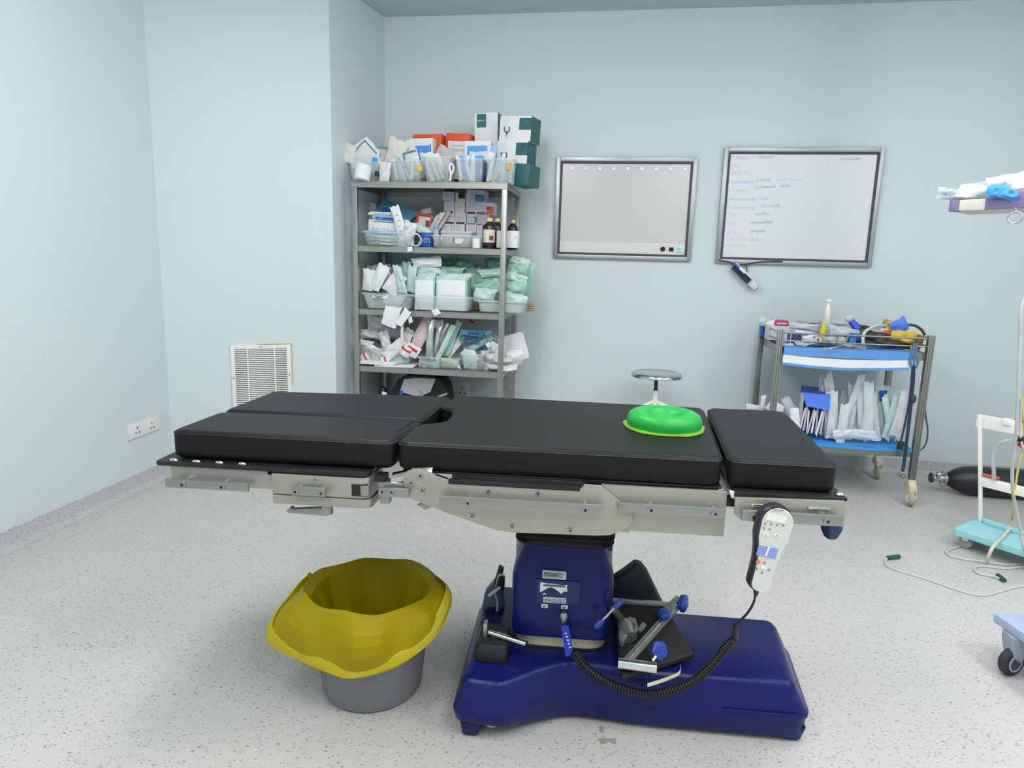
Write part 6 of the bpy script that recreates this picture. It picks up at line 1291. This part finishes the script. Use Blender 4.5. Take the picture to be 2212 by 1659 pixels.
for i, (cx, cy, w_, h_, a, Y, lab) in enumerate(LP):
    ps = (('blue_corner', .1, .72, .7, .9, M_BLUED), ('dark_clip', .6, .22, .9, .28, M_GASK)) if 'royal' in lab else ((('blue_dot', .7, .42, .82, .48, M_BLUEP),) if 'dot' in lab else ())
    pouch('upright_pouch', lab, 'pouch', cx, cy, w_, h_, a, Y, (M_GREEN2 if 'green' in lab else (M_CLEAR if i % 3 else M_FILM)), 'pouches standing on the lower tray', th=.022, panels=ps, nu=6, nv=12)
for cx, cy, w_, h_, a, Y, m, lab in ((1631, 880, 34, 12, 8, 4.74, M_PAPER, 'white sheet jutting out at the left of the lower tray'), (1649, 866, 9, 24, 0, 4.62, M_PAPER, 'small white flag of paper above the head pad'), (1676, 880, 34, 22, 30, 4.58, M_PAPER, 'white pouch behind the left front post'), (1708, 884, 20, 50, -28, 4.58, M_CLEAR, 'clear pouch leaning against the blue carton'), (1716, 904, 18, 40, -10, 4.50, M_PAPER, 'white pouch touching the blue carton side')):
    pouch('loose_pouch', lab, 'pouch', cx, cy, w_, h_, a, Y, m, th=.015)

CUR[0] = None
# ================================================================== stool
sc_ = WY(1418, 806, 4.75); sx0, sx1 = WY(1363, 806, 4.75).x, WY(1475, 806, 4.75).x; sr_ = (sx1-sx0)/2
so = V3(((sx0+sx1)/2, 4.75, 0)); zs = sc_.z+.006
stl = thing('round_stool', so, 'round chrome-topped stool with white tripod legs near the back wall', 'stool')
Ms = Matrix.Translation(so)
add('seat', MB().lathe([(sr_*.92, zs-.030), (sr_, zs-.030), (sr_*1.0, zs-.022), (sr_*.95, zs-.004), (sr_*.90, zs), (sr_*.4, zs-.002)], 40, Ms), mat('stool_chrome', (190, 194, 196), .16, .95, var=0), stl, ang=50)
add('screw_shaft', MB().lathe([(.013, zs-.125), (.013, zs-.03)], 12, Ms), mat('dark_shaft', (52, 62, 64), .5, .5), stl)
add('shaft_collar', MB().lathe([(.018, zs-.128), (.014, zs-.118)], 12, Ms), mat('dark_shaft', (52, 62, 64)), stl)
add('hub_tube', MB().lathe([(.022, zs-.30), (.022, zs-.128)], 16, Ms), M_CLIP, stl, bevel=.002)
for a in (95-180+90-5, 205, 335):
    d = V3((math.cos(RD(a)), math.sin(RD(a)), 0))
    add('leg', MB().tube(crv([so+d*.0+V3((0, 0, zs-.205)), so+d*.09+V3((0, 0, zs-.245)), so+d*.16+V3((0, 0, zs-.32)), so+d*.21+V3((0, 0, .02)), so+d*.215], 6), .0135, 10), M_CLIP, stl)
    add('foot_cap', MB().cyl(so+d*.215, so+d*.213+V3((0, 0, .025)), .017, 10), M_BLKP, stl)

# ================================================================== right edge: white frame stand, gas cylinder, pendant, blue base
M_TURQ = mat('turquoise_plastic', (150, 208, 216), .4, var=.03)
SB = .11
q0, q1 = WZ(2058, 1140, SB), WZ(2212, 1188, SB); p0 = WZ(2083, 1112, SB)
dF = (q1-q0).normalized(); dB = V3((-dF.y, dF.x, 0)); dep_ = max(.2, (p0-q0).dot(dB))
wid = .62
fs = thing('frame_stand', q0+dF*wid/2+dB*dep_/2-V3((0, 0, SB)), 'white tube frame stand on a turquoise wheeled base at the right edge', 'stand')
bp_ = [q0+dF*a+dB*b for a, b in rrect(0, wid, 0, dep_, .02, 4)]
add('base_plate', MB().prism([p-V3((0, 0, .038)) for p in bp_], (0, 0, .038)), M_TURQ, fs, bevel=.006, seg=3)
add('back_step', MB().prism([q0+dF*a+dB*b for a, b in ((.03, dep_-.02), (wid-.03, dep_-.02), (wid-.03, dep_-.09), (.06, dep_-.06))], (0, 0, .022)), M_TURQ, fs, bevel=.006)
for a, b in ((.05, .06), (wid-.06, .06), (.05, dep_-.06), (wid-.06, dep_-.06)):
    c = q0+dF*a+dB*b; c = V3((c.x, c.y, 0))
    w_ = add('caster', MB().lathe([(.01, -.012), (.030, -.012), (.034, -.006), (.034, .006), (.030, .012), (.01, .012)], 20, Matrix.Translation(c+V3((0, 0, .034))) @ dB.to_track_quat('Z', 'Y').to_matrix().to_4x4()), M_CASTW, fs, ang=40)
    add('caster_fork', MB().obox(c+V3((0, 0, .058)), dF*.016, dB*.020, V3((0, 0, .014))), M_CHR, w_, bevel=.004)
f0 = q0+dF*.035+dB*(dep_-.03); nF = dB
def FP(px, py): return PL(px, py, nF, nF.dot(f0))
zt_ = FP(2117, 895).z; top_ = V3((f0.x, f0.y, zt_))
pu = FP(2117, 895); pd = V3((f0.x, f0.y, SB))
add('upright', MB().bar(pd, pu, .018, .018, dB), M_CLIP, fs, bevel=.004)
far = dF*(wid-.07)
add('upright', MB().bar(pd+far, pu+far, .018, .018, dB), M_CLIP, fs, bevel=.004)
b0, b1 = FP(2117, 905), FP(2117, 935)
add('top_board', MB().obox((pu+pu+far)/2-V3((0, 0, (pu.z-FP(2117, 924).z)/2)), far*.52, dB*.008, V3((0, 0, (pu.z-FP(2117, 924).z)/2))), M_CLIP, fs, bevel=.006)
zm0, zm1 = FP(2098, 1024).z, FP(2098, 1044).z; mb_ = pd.lerp(pu, (zm0-SB)/(pu.z-SB))
add('cross_rail', MB().obox(mb_+far/2-V3((0, 0, (zm0-zm1)/2)), far*.5, dB*.012, V3((0, 0, (zm0-zm1)/2))), M_CLIP, fs, bevel=.004)
cc = FP(2178, 912)
add('white_clamp', MB().obox(cc-dB*.012+V3((0, 0, .004)), dF*.020, dB*.012, V3((0, 0, .018))), M_CLIP, fs, bevel=.005)
oc = FP(2142, 1030); add('orange_clip', MB().obox(oc-dB*.010+V3((0, 0, .004)), dF*.040, dB*.010, V3((0, 0, .006))), M_ORANGE, fs, bevel=.003)
hz = [FP(2150, 1034)-dB*.02, FP(2150, 1015)-dB*.02, FP(2147, 990)-dB*.02, FP(2152, 968)-dB*.02, FP(2166, 954)-dB*.02, FP(2185, 950)-dB*.01]
add('clear_hose', MB().tube(crv(hz, 7), .010, 8), mat('grey_clear_hose', (190, 196, 194), .3, see=.35), label='grey translucent hose arching above the cross rail of the stand', cat='hose')
# cylinder
cyl = thing('gas_cylinder', (2.72, 4.71, 0), 'black gas cylinder lying on the floor along the back wall', 'gas cylinder')
r = .098; Mx = Matrix.Translation((2.245, 4.71, r+.004)) @ Matrix.Rotation(RD(90), 4, 'Y')
add('body', MB().lathe([(.022, -.01), (.03, 0), (.045, .01), (.070, .05), (.090, .10), (r, .16), (r, .86), (r*.9, .90)], 32, Mx), mat('cylinder_black', (30, 31, 40), .4, var=.1), cyl, ang=60)
add('valve', MB().lathe([(.016, -.085), (.022, -.075), (.022, -.03), (.030, -.02), (.030, 0)], 14, Mx), M_ZINC, cyl, ang=40)
add('outlet', MB().cyl((2.19, 4.71, r), (2.17, 4.66, r+.055), .014, 10), M_CHR, cyl, bevel=.002)
add('hand_wheel', MB().lathe([(.010, -.10), (.034, -.10), (.034, -.088), (.010, -.085)], 14, Mx), mat('valve_dark', (72, 74, 74), .5), cyl, bevel=.003)
add('guard', MB().tube([V3((2.225, 4.71+.05*math.cos(t), r+.05*math.sin(t))) for t in [k*math.pi/8 for k in range(17)]], .005, 6), M_ZINC, cyl)
# pendant shelf upper right
M_PURP = mat('purple_plastic', (120, 108, 150), .45); M_CRM = mat('cream_panel', (212, 206, 198), .45)
L0 = WY(2049, 456, 3.4); R0 = WY(2225, 447, 3.2); dd = (R0-L0); dd.z = 0; dl = dd.normalized(); dn = V3((dl.y, -dl.x, 0))
pl = .62; ph = WY(2049, 432, 3.4).z-L0.z
pe = thing('equipment_shelf', L0+dl*pl*.5, 'cream and purple equipment shelf piled with plastic at the upper right edge', 'shelf')
def pbx(a0, a1, d0, d1, z0, z1, nm, m, bv=.006, par=pe): return add(nm, MB().obox(L0+dl*(a0+a1)/2-dn*(d0+d1)/2+V3((0, 0, (z0+z1)/2)), dl*(a1-a0)/2, dn*(d1-d0)/2, V3((0, 0, (z1-z0)/2))), m, par, bevel=bv)
xs = [((WY(px, 440, 3.35)-L0).dot(dl)) for px in (2066, 2137)]
pbx(0, pl, .004, .26, 0, ph, 'shelf_board', M_CRM)
pbx(-.002, xs[0], -.002, .05, -.002, ph+.002, 'end_block', M_PURP, .005)
pbx(xs[1], pl, -.004, .05, .002, ph+.020, 'front_panel', M_PURP, .005)
pbx(pl-.12, pl, .05, .20, ph, CEIL-L0.z, 'drop_column', M_CRM, .01)
rc = WY(2193, 470, 3.22)
add('hook_ring', MB().tube([rc+dl*(.027*math.cos(t))+V3((0, 0, .024*math.sin(t))) for t in [k*math.pi/10 for k in range(21)]], .0035, 6), M_ZINC, pe)
add('hook_stem', MB().cyl(rc+V3((0, 0, .024)), V3((rc.x, rc.y+.01, L0.z+.004)), .003, 6), M_ZINC, pe)
CUR[0] = L0.z+ph+.003; MINY[0] = 0
pouch('plastic_bag', 'clear plastic bag with a bright glint at the left end of the equipment shelf', 'bag', 2070, 420, 60, 26, 4, 3.42, M_CLEAR, th=.08)
pouch('blue_film_pack', 'pale blue film tip poking out at the left of the equipment shelf', 'pack', 2053, 417, 26, 12, 24, 3.40, mat('pale_blue_film', (150, 200, 236), .25, film=.3), th=.02)
pouch('plastic_bag', 'milky plastic sheet piled along the equipment shelf', 'bag', 2135, 412, 120, 36, -8, 3.40, M_CLEAR, th=.10)
F = fr_at(2156, 416, 36, 22, 0, 3.27); add('blue_cloth_pack', pouch_mesh(F, .05, 77), mat('vivid_blue_pack', (70, 160, 240), .5), label='vivid blue pack behind the purple front panel', cat='pack')
F = fr_at(2182, 420, 30, 20, 24, 3.24); add('blue_cloth_pack', pouch_mesh(F, .05, 78), mat('vivid_blue_pack', (70, 160, 240)), label='second blue pack right of the vivid one on the shelf', cat='pack')
pouch('plastic_bag', 'large white plastic bag heaped at the right end of the equipment shelf', 'bag', 2195, 398, 80, 40, -12, 3.36, M_FILM, th=.10)
pouch('grey_pack', 'grey-green folded pack lying on the equipment shelf', 'pack', 2095, 422, 40, 20, 0, 3.44, mat('grey_green_pack', (176, 190, 188), .6), th=.05)
CUR[0] = None; MINY[0] = 4.49
# cables running down from the pendant
M_CAB = mat('light_grey_cable', (186, 188, 190), .45); M_CABY = mat('yellow_cable', (206, 196, 96), .5)
def run(name, label, pts, r, m, cat='cable', pre=(), post=()): return add(name, MB().tube(crv(list(pre)+[WY(a, b, y) for a, b, y in pts]+list(post), 8), r, 7), m, label=label, cat=cat)
U1 = L0+dl*.42-dn*.06+V3((0, 0, -.004)); U2 = L0+dl*.52-dn*.08+V3((0, 0, -.004)); G1 = WZ(2214, 1205, .008)
run('grey_cable', 'grey cable hanging down past the white frame stand to the floor', [(2214, 640, 3.1), (2204, 730, 3.12), (2199, 850, 3.15), (2194, 960, 3.2), (2187, 1010, 3.22), (2188, 1060, 3.25), (2195, 1100, 3.28), (2205, 1150, 3.3), (2214, 1190, 3.32)], .0075, M_CAB, pre=(U1,), post=(G1+V3((.02, 0, .06)), G1+V3((.06, -.03, 0)), G1+V3((.20, -.05, 0))))
run('grey_cable', 'thinner grey cable crossing the first near the right edge', [(2212, 800, 3.16), (2206, 870, 3.16), (2204, 930, 3.18), (2208, 960, 3.18), (2216, 990, 3.18)], .005, M_CAB, pre=(U2,), post=(WZ(2240, 1150, .12), WZ(2250, 1235, .006), WZ(2300, 1240, .006)))
run('yellow_cable', 'yellow cable in front of the gas cylinder', [(2212, 960, 3.24), (2204, 990, 3.24), (2198, 1020, 3.24), (2192, 1060, 3.24), (2190, 1076, 3.24)], .0045, M_CABY, pre=(U2+V3((-.03, .01, 0)), WY(2222, 800, 3.2)), post=(WZ(2186, 1120, .121), WZ(2180, 1150, .119)))
for px, py, c_, lab in ((2206, 905, M_GOLD, 'amber connector at the very right edge'), (2207, 962, M_REDL, 'red connector low at the right edge'), (2203, 950, M_BLKP, 'dark connector above the red one')):
    add('cable_connector', MB().cyl(WY(px-3, py-4, 3.19), WY(px+12, py+4, 3.19), .016, 10), c_, bevel=.003, label=lab, cat='connector')
# cords on the floor
def fcord(name, label, pts, r, m): return add(name, MB().tube(crv([WZ(a, b, r+h_*1.0) for a, b, h_ in pts], 8), r, 7), m, label=label, cat='cable')
M_FC = mat('clear_pvc_cable', (196, 196, 192), .4)
M_GCON = mat('dark_green_connector', (20, 84, 66), .45)
c1 = [(1918, 1205, .004), (1912, 1211, 0), (1916, 1222, 0), (1935, 1231, 0), (1965, 1240, 0), (2010, 1254, 0), (2055, 1270, 0), (2090, 1281, 0), (2125, 1286, 0), (2160, 1278, 0), (2190, 1269, 0), (2214, 1266, 0)]
f1 = fcord('floor_cable', 'long pale cable snaking over the floor with a green connector', c1, .005, M_FC)
add('green_connector', MB().cyl(WZ(1917, 1205, .012), WZ(1943, 1202, .012), .011, 12), M_GCON, f1, bevel=.003, label='dark green connector')
c2 = [(2162, 1250, .004), (2140, 1244, 0), (2118, 1240, 0), (2105, 1232, 0), (2110, 1224, 0), (2135, 1224, 0), (2170, 1228, 0), (2214, 1224, 0)]
f2 = fcord('floor_cable', 'looped pale cable near the turquoise base with a dark green connector', c2, .006, M_FC)
add('green_connector', MB().cyl(WZ(2155, 1242, .012), WZ(2170, 1254, .012), .011, 12), M_GCON, f2, bevel=.003, label='dark green connector')
fcord('floor_cable', 'pale cable curling out beneath the turquoise base', [(2072, 1180, 0), (2047, 1190, 0), (2052, 1200, 0), (2085, 1208, 0), (2130, 1214, 0), (2175, 1220, 0), (2214, 1218, 0)], .006, M_FC)
hz2 = [(2182, 1140, .12), (2165, 1160, .115), (2146, 1180, .105), (2136, 1200, .06), (2133, 1216, .005)]
add('pale_hose', MB().tube(crv([WZ(a, b, h_+.008) for a, b, h_ in hz2], 8), .0085, 8), mat('cream_hose', (208, 202, 190), .4), label='cream hose hanging over the turquoise base to the floor', cat='hose')
# pale blue wheeled base, lower right
M_PBL = mat('pale_blue_lacquer', (162, 176, 210), .4, var=.03)
z = .19; a, b, c = WZ(2147, 1325, z), WZ(2193, 1323, z), WZ(2212, 1369, z); e1 = (c-a).normalized(); e2 = V3((-e1.y, e1.x, 0))
if (b-a).dot(e2) < 0: e2 = -e2
pbse = thing('equipment_cart', V3((a.x, a.y, 0)), 'corner of a pale blue equipment base on a black caster, lower right', 'cart')
wd = abs((b-a).dot(e2))+.02
poly = [a, a+e1*.45, a+e1*.45+e2*.30, a+e2*.30+e1*.02]
poly = [a, a+e1*.45, a+e1*.45+e2*.34, b+e2*.16+e1*.1, b]
add('base_frame', MB().prism([V3((p.x, p.y, z-.034)) for p in poly], (0, 0, .034)), M_PBL, pbse, bevel=.005)
cw = WZ(2183, 1466, 0); cw = V3((cw.x+.01, cw.y+.03, 0))
yk = add('caster_yoke', MB().loft([[V3((cw.x+.01, cw.y+.01, zz))+V3((p, q, 0)) for p, q in rrect(-u, u, -v, v, .01, 3)] for u, v, zz in ((.035, .035, z-.034), (.034, .036, z-.06), (.022, .040, .09), (.018, .02, .05))]), mat('yoke_grey', (150, 158, 170), .45), pbse, ang=50)
Mw = Matrix.Translation(cw+V3((0, 0, .052))) @ Matrix.Rotation(RD(25), 4, 'Z') @ Matrix.Rotation(RD(90), 4, 'X')
wh = add('wheel', MB().lathe([(.018, -.016), (.046, -.016), (.052, -.009), (.052, .009), (.046, .016), (.018, .016)], 28, Mw), mat('caster_black', (40, 40, 50), .55), pbse, ang=40)
add('hub_ring', MB().lathe([(.026, .0165), (.032, .0165), (.032, .019), (.026, .019), (.026, .0165)], 24, Mw, False, False), M_CAB, wh)
add('hub', MB().lathe([(.004, .016), (.024, .016), (.020, .020)], 20, Mw), M_GASK, wh)
for q in (a+e1*.38+e2*.05, a+e1*.38+e2*.28):
    c_ = V3((q.x, q.y, 0)); Mq = Matrix.Translation(c_+V3((0, 0, .052))) @ Matrix.Rotation(RD(25), 4, 'Z') @ Matrix.Rotation(RD(90), 4, 'X')
    add('caster_yoke', MB().cyl(c_+V3((0, .03, .06)), c_+V3((0, .03, z-.034)), .022, 12), MATS['yoke_grey'], pbse)
    add('wheel', MB().lathe([(.018, -.016), (.046, -.016), (.052, -.009), (.052, .009), (.046, .016), (.018, .016)], 28, Mq), MATS['caster_black'], pbse, ang=40)
# stains on the floor in front of the base
M_STAIN = mat('floor_stain', (150, 144, 136), .6, var=.1)
for pts in ([(1293, 1571), (1300, 1566), (1305, 1575), (1302, 1584), (1295, 1580)], [(1292, 1596), (1304, 1594), (1316, 1596), (1330, 1594), (1332, 1606), (1324, 1608), (1316, 1602), (1308, 1606), (1298, 1608)]):
    add('dirt_mark', MB().prism([WZ(a, b, .0004) for a, b in pts], (0, 0, .0003)), M_STAIN, bpy.data.objects['floor'], sm=False)
